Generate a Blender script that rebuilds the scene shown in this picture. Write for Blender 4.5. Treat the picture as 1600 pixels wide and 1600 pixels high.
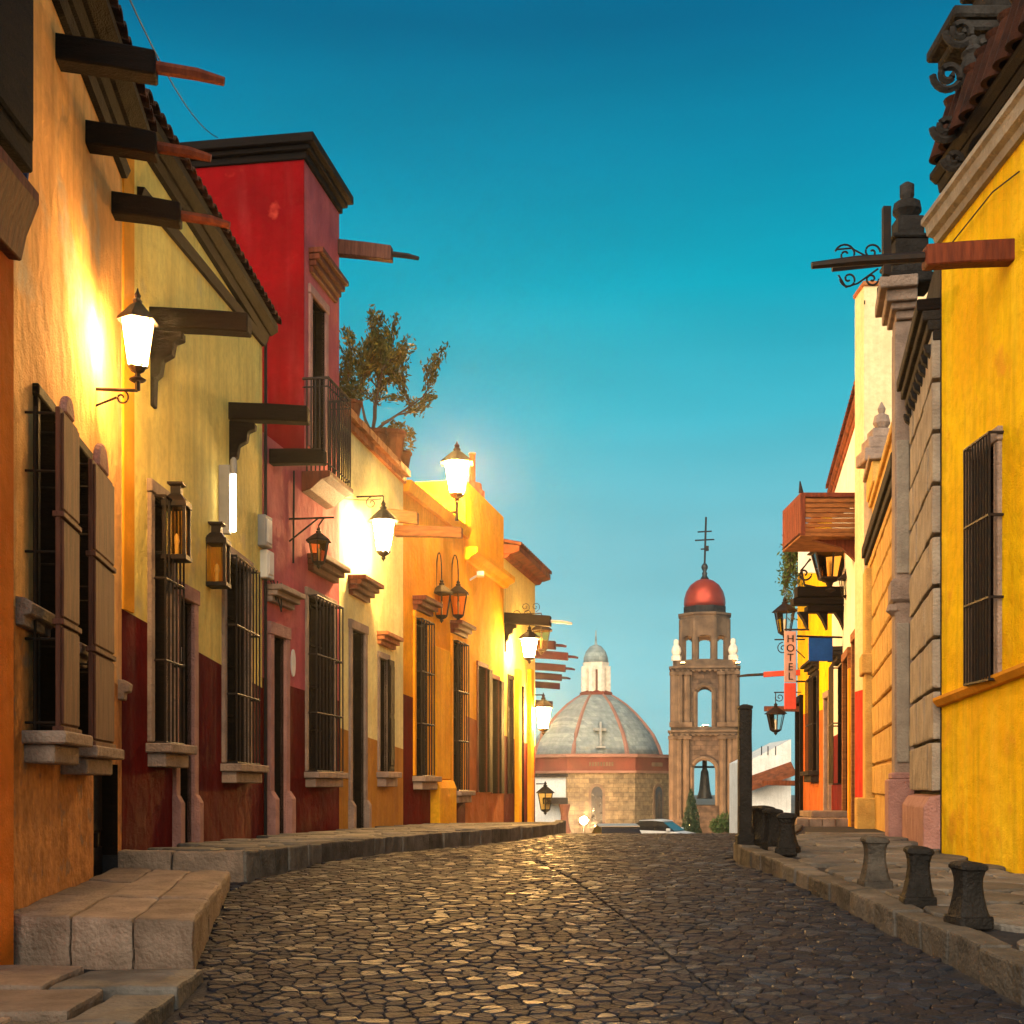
import bpy, bmesh, math, random
from mathutils import Vector, Matrix, noise as MN
random.seed(7)
for o in list(bpy.data.objects): bpy.data.objects.remove(o, do_unlink=True)
SC = bpy.context.scene
COL = SC.collection
# ------------------------------------------------------------------ camera, sky, sun, exposure
CZ = 1.3                      # eye height above the nearby pavement datum
FPX, CX, HY = 2000.0, 800.0, 1230.0   # lens and horizon measured in the photograph
cam = bpy.data.cameras.new('camera'); camo = bpy.data.objects.new('camera', cam); COL.objects.link(camo)
cam.sensor_width = 36; cam.lens = 36*FPX/1600; cam.shift_y = (HY-800)/1600
cam.clip_start = .1; cam.clip_end = 4000
camo.location = (0, 0, CZ); camo.rotation_euler = (math.pi/2, 0, 0)
SC.camera = camo
W = bpy.data.worlds.new('World'); SC.world = W; W.use_nodes = True
nt = W.node_tree; N = nt.nodes; LK = nt.links
for n in list(N): N.remove(n)
tc = N.new('ShaderNodeTexCoord'); sp = N.new('ShaderNodeSeparateXYZ'); LK.new(tc.outputs['Generated'], sp.inputs[0])
rp = N.new('ShaderNodeValToRGB'); LK.new(sp.outputs['Z'], rp.inputs[0])
cr = rp.color_ramp; cr.interpolation = 'LINEAR'
cr.elements[0].position = 0.0; cr.elements[0].color = (.33, .67, .70, 1)
cr.elements[1].position = 1.0; cr.elements[1].color = (.0, .085, .20, 1)
for p, c in ((.11, (.25, .63, .69)), (.187, (.20, .58, .665)), (.278, (.055, .49, .61)), (.363, (.0, .405, .54)), (.44, (.0, .265, .42)), (.51, (.0, .155, .30))):
    e = cr.elements.new(p); e.color = c+(1,)
sky = N.new('ShaderNodeTexSky'); sky.sky_type = 'NISHITA'; sky.sun_disc = False
sky.sun_elevation = math.radians(3); sky.sun_rotation = math.radians(213)
nz = N.new('ShaderNodeTexNoise'); nz.inputs['Scale'].default_value = 3; nz.inputs['Detail'].default_value = 4
mpn = N.new('ShaderNodeMapping'); mpn.inputs['Scale'].default_value = (1, 1, 5); LK.new(tc.outputs['Generated'], mpn.inputs[0]); LK.new(mpn.outputs[0], nz.inputs[0])
mr = N.new('ShaderNodeMapRange'); mr.inputs[1].default_value = .3; mr.inputs[2].default_value = .7; mr.inputs[3].default_value = .91; mr.inputs[4].default_value = 1.08; LK.new(nz.outputs[0], mr.inputs[0])
vm = N.new('ShaderNodeVectorMath'); vm.operation = 'SCALE'; LK.new(rp.outputs[0], vm.inputs[0]); LK.new(mr.outputs[0], vm.inputs['Scale'])
b1 = N.new('ShaderNodeBackground'); b1.inputs[1].default_value = 0.65; LK.new(vm.outputs[0], b1.inputs[0])
b2 = N.new('ShaderNodeBackground'); b2.inputs[1].default_value = 0.002; LK.new(sky.outputs[0], b2.inputs[0])
ad = N.new('ShaderNodeAddShader'); LK.new(b1.outputs[0], ad.inputs[0]); LK.new(b2.outputs[0], ad.inputs[1])
wo = N.new('ShaderNodeOutputWorld'); LK.new(ad.outputs[0], wo.inputs[0])
sun = bpy.data.lights.new('sun', 'SUN'); suno = bpy.data.objects.new('sun', sun); COL.objects.link(suno)
sun.energy = 4.4; sun.angle = math.radians(70); sun.color = (1, .80, .57)
SUNDIR = Vector((.24, .84, -.42))           # low glow from behind and to the left of the camera
suno.rotation_euler = SUNDIR.to_track_quat('-Z', 'Y').to_euler()
suno.location = (-6, -10, 9)
vs = SC.view_settings; vs.view_transform = 'Standard'; vs.look = 'None'; vs.exposure = 0.62; vs.gamma = 1.0
SC.cycles.use_denoising = True; SC.cycles.use_adaptive_sampling = True; SC.cycles.adaptive_threshold = .022
SC.cycles.max_bounces = 6; SC.cycles.sample_clamp_indirect = 4.0; SC.cycles.caustics_reflective = False; SC.cycles.caustics_refractive = False
SC.cycles.use_light_tree = True
# ------------------------------------------------------------------ helpers
ORG = {}
def link(o): COL.objects.link(o); return o
def thing(name, label, cat, loc=(0, 0, 0), group=None, rz=0):
    o = link(bpy.data.objects.new(name, None)); o.location = loc; o.rotation_euler = (0, 0, rz); o.empty_display_size = .1
    o['label'] = label; o['category'] = cat
    if group: o['group'] = group
    ORG[o.name] = Vector(loc); return o
def tag(o, label, cat, group=None):
    o['label'] = label; o['category'] = cat
    if group: o['group'] = group
    return o
def at(px, py, Y): return Vector(((px-CX)/FPX*Y, Y, CZ+(HY-py)/FPX*Y))
class F:                       # a street front: u runs along it into the depth, v out to the street, z up
    def __init__(s, p0, p1, side):
        s.p0 = Vector(p0); s.p1 = Vector(p1); d = s.p1-s.p0; s.L = d.length; s.t = d/s.L
        s.n = Vector((s.t.y, -s.t.x)) if side > 0 else Vector((-s.t.y, s.t.x))
    def P(s, px, v=0):
        dx = (px-CX)/FPX; k = (v+s.p0.dot(s.n))/(dx*s.n.x+s.n.y); return Vector((dx*k, k))
    def U(s, px, v=0): return (s.P(px, v)-s.p0).dot(s.t)
    def Z(s, px, py, v=0): return CZ+(HY-py)/FPX*s.P(px, v).y
    def W(s, u, v, z): q = s.p0+s.t*u+s.n*v; return Vector((q.x, q.y, z))
    def ang(s): return math.atan2(s.t.y, s.t.x)
class Id:
    def W(s, u, v, z): return Vector((u, v, z))
ID = Id()
class MB:
    def __init__(s, f=ID): s.f = f; s.v = []; s.q = []
    def add(s, pts, faces):
        b = len(s.v); s.v += [s.f.W(*p) for p in pts]; s.q += [tuple(b+i for i in q) for q in faces]; return s
    def box(s, u0, u1, v0, v1, z0, z1):
        return s.add([(u0,v0,z0),(u1,v0,z0),(u1,v1,z0),(u0,v1,z0),(u0,v0,z1),(u1,v0,z1),(u1,v1,z1),(u0,v1,z1)],
                     [(0,3,2,1),(4,5,6,7),(0,1,5,4),(1,2,6,5),(2,3,7,6),(3,0,4,7)])
    def loft(s, rings, cap=True, closed=True):
        b = []; n = len(rings[0])
        for r in rings: b += r
        fs = []
        for i in range(len(rings)-1):
            for j in range(n if closed else n-1):
                k = (j+1) % n; fs.append((i*n+j, i*n+k, (i+1)*n+k, (i+1)*n+j))
        if cap: fs.append(tuple(range(n-1, -1, -1))); fs.append(tuple((len(rings)-1)*n+j for j in range(n)))
        return s.add(b, fs)
    def prof(s, poly, u0, u1):           # (v,z) outline drawn along u
        return s.loft([[(u0, v, z) for v, z in poly], [(u1, v, z) for v, z in poly]])
    def face(s, poly, v0, v1):           # (u,z) outline given thickness in v
        return s.loft([[(u, v0, z) for u, z in poly], [(u, v1, z) for u, z in poly]])
    def flat(s, poly, z0, z1):           # (u,v) outline given height
        return s.loft([[(u, v, z0) for u, v in poly], [(u, v, z1) for u, v in poly]])
    def lathe(s, prof, c=(0, 0, 0), n=12, cap=True, a0=0.0):
        return s.loft([[(c[0]+r*math.cos(a0+2*math.pi*j/n), c[1]+r*math.sin(a0+2*math.pi*j/n), c[2]+z) for j in range(n)] for r, z in prof], cap)
    def tube(s, pts, r, n=6):
        pts = [Vector(p) for p in pts]; rings = []
        for i, p in enumerate(pts):
            d = (pts[min(i+1, len(pts)-1)]-pts[max(i-1, 0)])
            d = d.normalized() if d.length > 1e-9 else Vector((0, 0, 1))
            a = d.cross(Vector((0, 0, 1)) if abs(d.z) < .9 else Vector((1, 0, 0))).normalized(); b = d.cross(a)
            rr = r[i] if isinstance(r, (list, tuple)) else r
            rings.append([tuple(p+a*rr*math.cos(2*math.pi*j/n)+b*rr*math.sin(2*math.pi*j/n)) for j in range(n)])
        return s.loft(rings)
    def build(s, name, mat, parent=None, bevel=0, smooth=False, seg=1, wear=0, cuts=3):
        og = Vector((0, 0, 0))
        if parent is not None:
            og = ORG[parent.name]
        me = bpy.data.meshes.new(name); me.from_pydata([tuple(p-og) for p in s.v], [], s.q); me.validate()
        bm = bmesh.new(); bm.from_mesh(me)
        bmesh.ops.recalc_face_normals(bm, faces=bm.faces)
        if bevel: bmesh.ops.bevel(bm, geom=[e for e in bm.edges if len(e.link_faces) == 2 and e.calc_face_angle(0) > .5], offset=bevel, segments=seg, affect='EDGES', profile=.6)
        if wear:
            bmesh.ops.subdivide_edges(bm, edges=[e for e in bm.edges if e.calc_length() > .09], cuts=cuts, use_grid_fill=True)
            for v_ in bm.verts:
                w_ = v_.co+og; v_.co += Vector((MN.noise(w_*7), MN.noise(w_*7+Vector((9, 0, 0))), MN.noise(w_*6+Vector((0, 9, 0)))))*wear+Vector((0, 0, MN.noise(w_*2.2)*wear*.8))
        bm.to_mesh(me); bm.free()
        if smooth:
            for p in me.polygons: p.use_smooth = True
        me.materials.append(mat)
        o = link(bpy.data.objects.new(name, me))
        if parent is not None: o.parent = parent
        ORG[o.name] = og
        return o
def copy_tree(o, parent=None):
    c = o.copy(); COL.objects.link(c); c.parent = parent; ORG[c.name] = ORG.get(o.name, Vector())
    for ch in list(o.children): copy_tree(ch, c)
    return c
def structure(o): o['kind'] = 'structure'; return o
# ------------------------------------------------------------------ materials
MATS = {}
def mat(name, col, rough=.8, col2=None, scale=3., detail=6, streak=0., bump=.2, bscale=60., metal=0., spots=None, stretch=(1, 1, 1), emit=None, estr=0., rnd=0., lo=.35, hi=.65, spec=.12):
    if name in MATS: return MATS[name]
    m = bpy.data.materials.new(name); MATS[name] = m; m.use_nodes = True
    t = m.node_tree; n = t.nodes; l = t.links; b = n['Principled BSDF']
    b.inputs['Roughness'].default_value = rough; b.inputs['Metallic'].default_value = metal; b.inputs['Specular IOR Level'].default_value = .08 if ('plaster' in name or 'paint' in name) and 'car' not in name else spec
    tc = n.new('ShaderNodeTexCoord'); mp = n.new('ShaderNodeMapping'); mp.inputs['Scale'].default_value = stretch
    geo = n.new('ShaderNodeNewGeometry'); l.new(geo.outputs['Position'], mp.inputs[0])
    def noise(sc, det, src=mp):
        x = n.new('ShaderNodeTexNoise'); x.inputs['Scale'].default_value = sc; x.inputs['Detail'].default_value = det; l.new(src.outputs[0], x.inputs[0]); return x
    def rng(src, a, b_, c=0., d=1.):
        x = n.new('ShaderNodeMapRange'); x.inputs[1].default_value = a; x.inputs[2].default_value = b_; x.inputs[3].default_value = c; x.inputs[4].default_value = d; l.new(src, x.inputs[0]); return x.outputs[0]
    def mix(fac, a, c, bt='MIX'):
        x = n.new('ShaderNodeMix'); x.data_type = 'RGBA'; x.blend_type = bt
        if isinstance(fac, float): x.inputs[0].default_value = fac
        else: l.new(fac, x.inputs[0])
        for i, y in ((6, a), (7, c)):
            if isinstance(y, tuple): x.inputs[i].default_value = y+(1,)
            else: l.new(y, x.inputs[i])
        return x.outputs[2]
    c2 = col2 or tuple(x*.72 for x in col)
    out = mix(rng(noise(scale, detail).outputs[0], lo, hi), col, c2)
    if streak:
        m2 = n.new('ShaderNodeMapping'); m2.inputs['Scale'].default_value = (7, 7, .55); l.new(geo.outputs['Position'], m2.inputs[0])
        out = mix(rng(noise(1.3, 5, m2).outputs[0], .48, .75, 0., streak), out, tuple(x*.45 for x in col))
        m3 = n.new('ShaderNodeMapping'); m3.inputs['Scale'].default_value = (3, 3, .35); m3.inputs['Location'].default_value = (9, 4, 2); l.new(geo.outputs['Position'], m3.inputs[0])
        out = mix(rng(noise(1.1, 4, m3).outputs[0], .5, .8, 0., streak*.8), out, tuple(min(1, x*1.25+.06) for x in col))
    if spots: out = mix(rng(noise(spots[1], 8).outputs[0], spots[2], spots[2]+.08), out, spots[0])
    if 'plaster' in name or 'stone' in name or 'paint' in name:
        out = mix(rng(noise(scale*9, 7).outputs[0], .42, .72, 0., .55), out, tuple(x*.70 for x in col))
    if rnd:
        oi = n.new('ShaderNodeObjectInfo'); hs = n.new('ShaderNodeHueSaturation'); l.new(rng(oi.outputs['Random'], 0, 1, 1-rnd, 1+rnd), hs.inputs['Value']); l.new(out, hs.inputs['Color']); out = hs.outputs[0]
    l.new(out, b.inputs['Base Color'])
    if bump:
        bp = n.new('ShaderNodeBump'); bp.inputs['Strength'].default_value = min(1., bump*(1.7 if 'plaster' in name or 'stone' in name else 1.)); bp.inputs['Distance'].default_value = .02
        a = noise(bscale, 6); c = noise(bscale/9, 4); ma = n.new('ShaderNodeMath'); ma.operation = 'MULTIPLY_ADD'; ma.inputs[1].default_value = 2.; l.new(c.outputs[0], ma.inputs[0]); l.new(a.outputs[0], ma.inputs[2])
        l.new(ma.outputs[0], bp.inputs['Height']); l.new(bp.outputs[0], b.inputs['Normal'])
        if 'plaster' in name or 'dado' in name:      # old walls are never flat
            b2_ = n.new('ShaderNodeBump'); b2_.inputs['Strength'].default_value = .55; b2_.inputs['Distance'].default_value = .16
            l.new(noise(1.7, 3).outputs[0], b2_.inputs['Height']); l.new(b2_.outputs[0], bp.inputs['Normal'])
    if emit:
        b.inputs['Emission Color'].default_value = emit+(1,); b.inputs['Emission Strength'].default_value = estr
    return m
def masonry(name, col, col2, mortar, sc, rough=.85, bw=.6, bh=.3):
    if name in MATS: return MATS[name]
    m = mat(name, col, rough, col2, scale=2.2, bump=0); t = m.node_tree; n = t.nodes; l = t.links; b = n['Principled BSDF']
    src = b.inputs['Base Color'].links[0].from_socket
    tc = n.new('ShaderNodeNewGeometry'); s1 = n.new('ShaderNodeSeparateXYZ'); l.new(tc.outputs['Position'], s1.inputs[0])
    ad = n.new('ShaderNodeMath'); ad.operation = 'ADD'; l.new(s1.outputs['X'], ad.inputs[0]); l.new(s1.outputs['Y'], ad.inputs[1])
    cb = n.new('ShaderNodeCombineXYZ'); l.new(ad.outputs[0], cb.inputs[0]); l.new(s1.outputs['Z'], cb.inputs[1])
    br = n.new('ShaderNodeTexBrick'); l.new(cb.outputs[0], br.inputs[0]); br.inputs['Scale'].default_value = sc
    br.inputs['Brick Width'].default_value = bw; br.inputs['Row Height'].default_value = bh; br.inputs['Mortar Size'].default_value = .02; br.inputs['Mortar Smooth'].default_value = .3
    br.inputs['Color1'].default_value = (.72,.72,.72,1); br.inputs['Color2'].default_value = (1.15,1.1,1.,1); br.inputs['Mortar'].default_value = mortar+(1,)
    x = n.new('ShaderNodeMix'); x.data_type = 'RGBA'; x.blend_type = 'MULTIPLY'; x.inputs[0].default_value = 1.; l.new(src, x.inputs[6]); l.new(br.outputs['Color'], x.inputs[7]); l.new(x.outputs[2], b.inputs['Base Color'])
    bp = n.new('ShaderNodeBump'); bp.inputs['Strength'].default_value = .5; bp.inputs['Distance'].default_value = .05; l.new(br.outputs['Color'], bp.inputs['Height']); l.new(bp.outputs[0], b.inputs['Normal'])
    return m
def lamp_glass(name, col, s):
    if name in MATS: return MATS[name]
    m = bpy.data.materials.new(name); MATS[name] = m; m.use_nodes = True; b = m.node_tree.nodes['Principled BSDF']
    b.inputs['Base Color'].default_value = (.8, .75, .6, 1); b.inputs['Roughness'].default_value = .4
    b.inputs['Emission Color'].default_value = col+(1,); b.inputs['Emission Strength'].default_value = s
    return m
def pane_glass(name, tint=(.9, .75, .5)):
    if name in MATS: return MATS[name]
    m = bpy.data.materials.new(name); MATS[name] = m; m.use_nodes = True; n = m.node_tree.nodes; l = m.node_tree.links; b = n['Principled BSDF']
    tr = n.new('ShaderNodeBsdfTransparent'); tr.inputs[0].default_value = tint+(1,)
    gl = n.new('ShaderNodeBsdfGlossy'); gl.inputs['Roughness'].default_value = .08
    fr = n.new('ShaderNodeFresnel'); fr.inputs[0].default_value = 1.5; mx = n.new('ShaderNodeMixShader')
    l.new(fr.outputs[0], mx.inputs[0]); l.new(tr.outputs[0], mx.inputs[1]); l.new(gl.outputs[0], mx.inputs[2]); l.new(mx.outputs[0], n['Material Output'].inputs[0])
    return m
M_peach = mat('peach_plaster', (.84, .45, .15), .9, (.70, .35, .12), 1.6, streak=.6, spots=((.50, .40, .28), 1.1, .60), bump=.35)
M_yellowL = mat('yellow_plaster', (.88, .70, .20), .9, (.78, .60, .17), 1.5, streak=.5, spots=((.55, .45, .22), 1.3, .62), bump=.35)
M_orangered = mat('orange_red_plaster', (.75, .20, .02), .9, (.62, .13, .012), 1.2, streak=.3)
M_stripe = mat('ochre_stripe_paint', (.78, .33, .02), .85, streak=.2)
M_dadored = mat('dark_red_dado_paint', (.125, .0025, .003), .85, (.085, .002, .0025), 2.5, streak=.35, spots=((.09, .006, .005), 3., .64), bump=.4)
M_pink = mat('pink_plaster', (.50, .11, .12), .9, (.40, .085, .10), 1.6, streak=.35)
M_red = mat('red_plaster', (.19, .001, .003), .9, (.125, .001, .0025), 1.2, streak=.4, spots=((.30, .03, .02), 2.2, .66))
M_paleyellow = mat('pale_yellow_plaster', (.86, .76, .34), .9, (.80, .68, .26), 1.6, streak=.3)
M_ochredado = mat('ochre_dado_paint', (.50, .24, .04), .85, (.40, .18, .03), 2., streak=.4)
M_orange = mat('orange_plaster', (.82, .35, .012), .9, (.72, .27, .010), 1.5, streak=.35)
M_amber = mat('amber_plaster', (.86, .42, .012), .9, (.78, .33, .012), 1.5, streak=.3)
M_yellowR = mat('bright_yellow_plaster', (.93, .58, .003), .9, (.87, .46, .003), 1.3, streak=.55, spots=((.76, .36, .015), 1.7, .60), bump=.5)
M_cream = mat('cream_plaster', (.82, .62, .36), .9, (.74, .54, .30), 1.5, streak=.3, bump=.25)
M_white = mat('white_plaster', (.80, .78, .74), .9, (.68, .66, .62), 1.5, streak=.3, bump=.25)
M_redpaint = mat('bright_red_dado_paint', (.60, .02, .008), .8, streak=.3)
M_orangedado = mat('orange_brown_dado_paint', (.42, .12, .025), .85, streak=.4)
M_stone = mat('cantera_stone', (.34, .25, .20), .85, (.22, .16, .13), 5, streak=.3, bump=.6, bscale=40)
M_pinkstone = mat('pink_cantera_stone', (.42, .22, .19), .85, (.30, .15, .13), 5, streak=.3, bump=.6, bscale=40)
M_greystone = mat('grey_cantera_stone', (.36, .31, .25), .85, (.24, .20, .165), 4, streak=.35, bump=.7, bscale=35)
M_goldstone = mat('golden_cantera_stone', (.62, .38, .10), .85, (.48, .27, .07), 4, streak=.35, bump=.7, bscale=35)
M_darkstone = mat('dark_stone', (.028, .024, .022), .9, (.014, .012, .011), 4, streak=.4, bump=.8, bscale=30)  # very dark stone tone, mottled and streaked by noise
M_wood = mat('dark_old_wood', (.006, .0028, .002), .8, (.003, .002, .0017), 6, stretch=(1, 1, 4), bump=.5, bscale=50, spots=((.018, .007, .004), 8, .68))
M_shutter = mat('plum_brown_wood', (.13, .052, .036), .75, (.075, .030, .022), 5, stretch=(5, 5, .6), bump=.4)
M_redwood = mat('red_brown_wood', (.15, .035, .014), .65, (.085, .02, .010), 5, stretch=(5, 5, .6), bump=.4)
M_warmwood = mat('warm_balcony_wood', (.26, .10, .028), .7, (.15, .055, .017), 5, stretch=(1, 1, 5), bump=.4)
M_iron = mat('black_iron', (.010, .009, .009), .6, (.022, .012, .008), 12, bump=.2, spec=.15)
M_terra = mat('terracotta_tile', (.22, .065, .025), .85, (.10, .034, .017), 4, bump=.4, rnd=.25)
M_brick = mat('brick_cornice', (.42, .16, .06), .85, (.30, .10, .04), 6, bump=.5, rnd=.2)
M_dark = mat('near_black', (.012, .010, .009), .6, bump=0)  # near black: sign letters, and the shade behind window panes
M_glassdark = mat('dark_window_glass', (.02, .022, .025), .12, bump=0, spec=.6)
M_amberglass = pane_glass('amber_pane_glass', (.95, .70, .32))
M_clearglass = pane_glass('clear_pane_glass', (.92, .93, .92))
M_lit = lamp_glass('lit_lantern_glass', (1, .54, .16), 380)
M_litwhite = lamp_glass('lit_white_lantern_glass', (1, .62, .24), 430)
M_litstrong = lamp_glass('glaring_lantern_glass', (1, .50, .12), 1300)
M_floodsmall = lamp_glass('small_floodlight_glass', (1, .60, .24), 70)
M_star = lamp_glass('glaring_floodlight_glass', (1, .58, .25), 2600)
M_plum = mat('plum_painted_wood', (.045, .014, .026), .7, (.025, .009, .016), 5, bump=.3)
M_rough = mat('rough_orange_plaster', (.60, .26, .075), .95, (.34, .14, .045), 9, streak=.5, spots=((.26, .15, .09), 5, .58), bump=1.2, bscale=22)
M_bollardpale = mat('pale_bollard_stone', (.075, .068, .060), .8, (.035, .032, .030), 9, bump=.6, bscale=40, streak=.3)
M_tiledark = mat('dark_roof_tile', (.055, .018, .009), .85, (.02, .009, .006), 6, bump=.5, rnd=.35)  # darker version of the roof tile, tone varied per tile
M_flood = lamp_glass('floodlight_glass', (1, .58, .22), 300)
M_tube = lamp_glass('lit_tube_glass', (1, .86, .66), 14)
M_COB = [mat('cobble_stone_'+nm, c, r, tuple(x*.6 for x in c), 7, bump=.45, bscale=40, spots=(tuple(x*1.4 for x in c), 4, .62), spec=.05) for nm, c, r in (('brown', (.024, .024, .032), .62), ('grey', (.022, .026, .037), .6), ('dark', (.018, .020, .028), .66), ('pale', (.034, .037, .046), .42), ('rust', (.027, .025, .031), .62))]
M_joint = mat('joint_dirt', (.028, .029, .035), .9, (.020, .021, .025), 9, bump=.5)
M_flag = mat('flagstone', (.15, .138, .125), .7, (.075, .070, .065), 3.5, bump=.5, bscale=30, rnd=.3, spots=((.12, .11, .10), 2.5, .62))
M_kerb = mat('kerb_stone', (.105, .095, .085), .8, (.045, .042, .039), 5, streak=.4, bump=.6, bscale=35, rnd=.35)
M_stepstone = mat('step_stone', (.30, .225, .175), .8, (.17, .125, .095), 4, streak=.3, bump=.6, bscale=35, rnd=.2)
M_bollard = mat('bollard_stone', (.016, .015, .015), .7, (.008, .008, .008), 8, bump=.6, bscale=40, streak=.3)
M_ground = mat('far_ground', (.16, .13, .10), .9, (.10, .09, .07), .05, bump=.1)
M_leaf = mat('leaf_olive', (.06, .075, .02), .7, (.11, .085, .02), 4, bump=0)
M_leafgold = mat('leaf_lamplit_gold', (.22, .15, .02), .7, (.10, .09, .02), 5, bump=0)  # gold leaf tone with lamplight put into the colour
M_leafgreen = mat('leaf_green', (.07, .11, .03), .7, (.04, .07, .02), 4, bump=0)
M_cypress = mat('cypress_leaf', (.035, .06, .028), .8, (.02, .04, .02), 3, bump=0)
M_bark = mat('bark', (.10, .07, .05), .9, bump=.4)
M_domegrn = masonry('dome_tile', (.26, .32, .335), (.18, .235, .25), (.75, .75, .72), 1., bw=.5, bh=.4)
M_domerib = mat('dome_rib_pink', (.30, .155, .12), .8, (.22, .11, .085), .8, bump=.1)
M_domered = mat('copper_red_dome', (.38, .055, .03), .35, (.26, .04, .025), .9, bump=.05, metal=.45)
M_churchstone = masonry('church_masonry', (.27, .205, .125), (.12, .088, .052), (.40, .38, .36), 1., bw=.9, bh=.42)
M_towerstone = masonry('tower_masonry', (.125, .082, .058), (.06, .040, .030), (.55, .5, .5), 1., bw=.8, bh=.4)
M_towertrim = mat('tower_trim_stone', (.17, .108, .066), .85, (.085, .054, .035), 1.2, bump=.2, bscale=8)
M_bandred = mat('red_band_paint', (.20, .050, .032), .85, (.13, .035, .024), .8, bump=.1)
M_bronze = mat('old_bronze', (.055, .05, .045), .5, (.035, .04, .04), 3, metal=.5, bump=.1)
M_blue = mat('blue_paint', (.008, .06, .26), .6, bump=.05)
M_plaque = mat('pale_plaque', (.72, .70, .66), .6, bump=.05)
M_pipe = mat('grey_pipe', (.30, .30, .31), .5, bump=.05)
M_rubber = mat('tyre_rubber', (.02, .02, .02), .8, bump=.1)
M_silver = mat('silver_car_paint', (.42, .42, .42), .28, (.40, .40, .40), bump=0, metal=.4)
M_whitecar = mat('white_car_paint', (.75, .75, .74), .25, (.72, .72, .72), bump=0)
M_cable = mat('black_cable', (.015, .015, .018), .6, bump=0)
M_redcloth = mat('faded_red_paint', (.52, .07, .05), .7, bump=.1)
M_statue = mat('pale_statue_stone', (.72, .66, .55), .8, bump=.2, bscale=10)
# ------------------------------------------------------------------ ground levels (metres, eye level = CZ)
def lerp(tab):
    def g(y):
        if y <= tab[0][0]: return tab[0][1]
        for (a, p), (b, q) in zip(tab, tab[1:]):
            if y <= b: return p+(q-p)*(y-a)/(b-a)
        return tab[-1][1]
    return g
road_r = lerp([(0, -1.45), (6.5, -1.1), (9.25, -.90), (11, -.80), (13.3, -.76), (15.7, -.81), (21.2, -.89), (25, -.905), (30, -1.28), (45, -2.75), (80, -4.1), (115, -4.7), (2000, -5)])
left_r = lerp([(0, -.5), (10.9, -.55), (15.7, -.62), (21.2, -.68), (24.8, -.72), (31, -.82), (38, -1.0), (60, -1.9)])
right_r = lerp([(4, -1.02), (6.5, -.91), (9.25, -.76), (12.6, -.62), (13.3, -.585), (17, -.62), (22, -.68), (30, -.86), (42, -1.2), (50, -1.6)])
def GZ(y): return CZ+road_r(y)
def LZ(y): return CZ+left_r(y)
def RZ(y): return CZ+right_r(y)
kL = [(-2.26, 10.9), (-1.48, 15.7), (0, 21.2), (.87, 24.8), (1.2, 30), (1.6, 38), (1.9, 46)]
kR = [(2.75, 4), (2.6, 6.5), (2.45, 9.25), (2.32, 12.6), (2.30, 13.3), (2.38, 13.9), (2.75, 14.7), (3.3, 16.2), (4.3, 20), (5.7, 26), (7.3, 34), (8.6, 42), (9.0, 46)]
def kx(poly):
    t = [(y, x) for x, y in poly]; return lerp(t)
kLx, kRx = kx(kL), kx(kR)
# wide ground sheet to the horizon
ys = [-40, 0, 4, 8, 12, 16, 20, 24, 28, 34, 40, 50, 65, 80, 115, 200, 400, 800]
xs = [-400, -200, -60, -12, 0, 12, 60, 200, 400]
m = MB(); m.add([(x, y, GZ(y)-.12) for y in ys for x in xs], [(j*len(xs)+i, j*len(xs)+i+1, (j+1)*len(xs)+i+1, (j+1)*len(xs)+i) for j in range(len(ys)-1) for i in range(len(xs)-1)])
structure(m.build('ground', M_ground))
# road bed: the dirt between the cobbles
m = MB(); yy = [0+i*.5 for i in range(60)]+[30+i*2.5 for i in range(37)]; xx = [-4, -2.5, -1, 0, 1.2, 2.5, 4, 7, 10.5]
m.add([(x, y, GZ(y)-.012) for y in yy for x in xx], [(j*9+i, j*9+i+1, (j+1)*9+i+1, (j+1)*9+i) for j in range(len(yy)-1) for i in range(8)])
ROAD = structure(m.build('road', M_joint))
def voronoi(sites, rmax, keep):
    cell = {}; g = rmax*2
    for i, (x, y) in enumerate(sites): cell.setdefault((int(x//g), int(y//g)), []).append(i)
    out = []
    for i, (x, y) in enumerate(sites):
        if not keep(x, y): continue
        nb = []
        cx, cy = int(x//g), int(y//g)
        for a in (-1, 0, 1):
            for b in (-1, 0, 1):
                for j in cell.get((cx+a, cy+b), ()):
                    if j != i:
                        dx, dy = sites[j][0]-x, sites[j][1]-y; d = dx*dx+dy*dy
                        if d < (2*rmax)**2: nb.append((d, dx, dy))
        nb.sort(); poly = [(-rmax, -rmax), (rmax, -rmax), (rmax, rmax), (-rmax, rmax)]
        for d, dx, dy in nb:
            if d > 4*max(p[0]**2+p[1]**2 for p in poly): break
            h = d/2; res = []
            for k in range(len(poly)):
                p, q = poly[k-1], poly[k]; sp_, sq = p[0]*dx+p[1]*dy-h, q[0]*dx+q[1]*dy-h
                if (sp_ < 0) != (sq < 0):
                    t = sp_/(sp_-sq); res.append((p[0]+(q[0]-p[0])*t, p[1]+(q[1]-p[1])*t))
                if sq < 0: res.append(q)
            poly = res
            if len(poly) < 3: break
        if len(poly) >= 3:
            cxx = sum(p[0] for p in poly)/len(poly); cyy = sum(p[1] for p in poly)/len(poly)
            out.append((x+cxx, y+cyy, [(p[0]-cxx, p[1]-cyy) for p in poly]))
    return out
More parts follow.
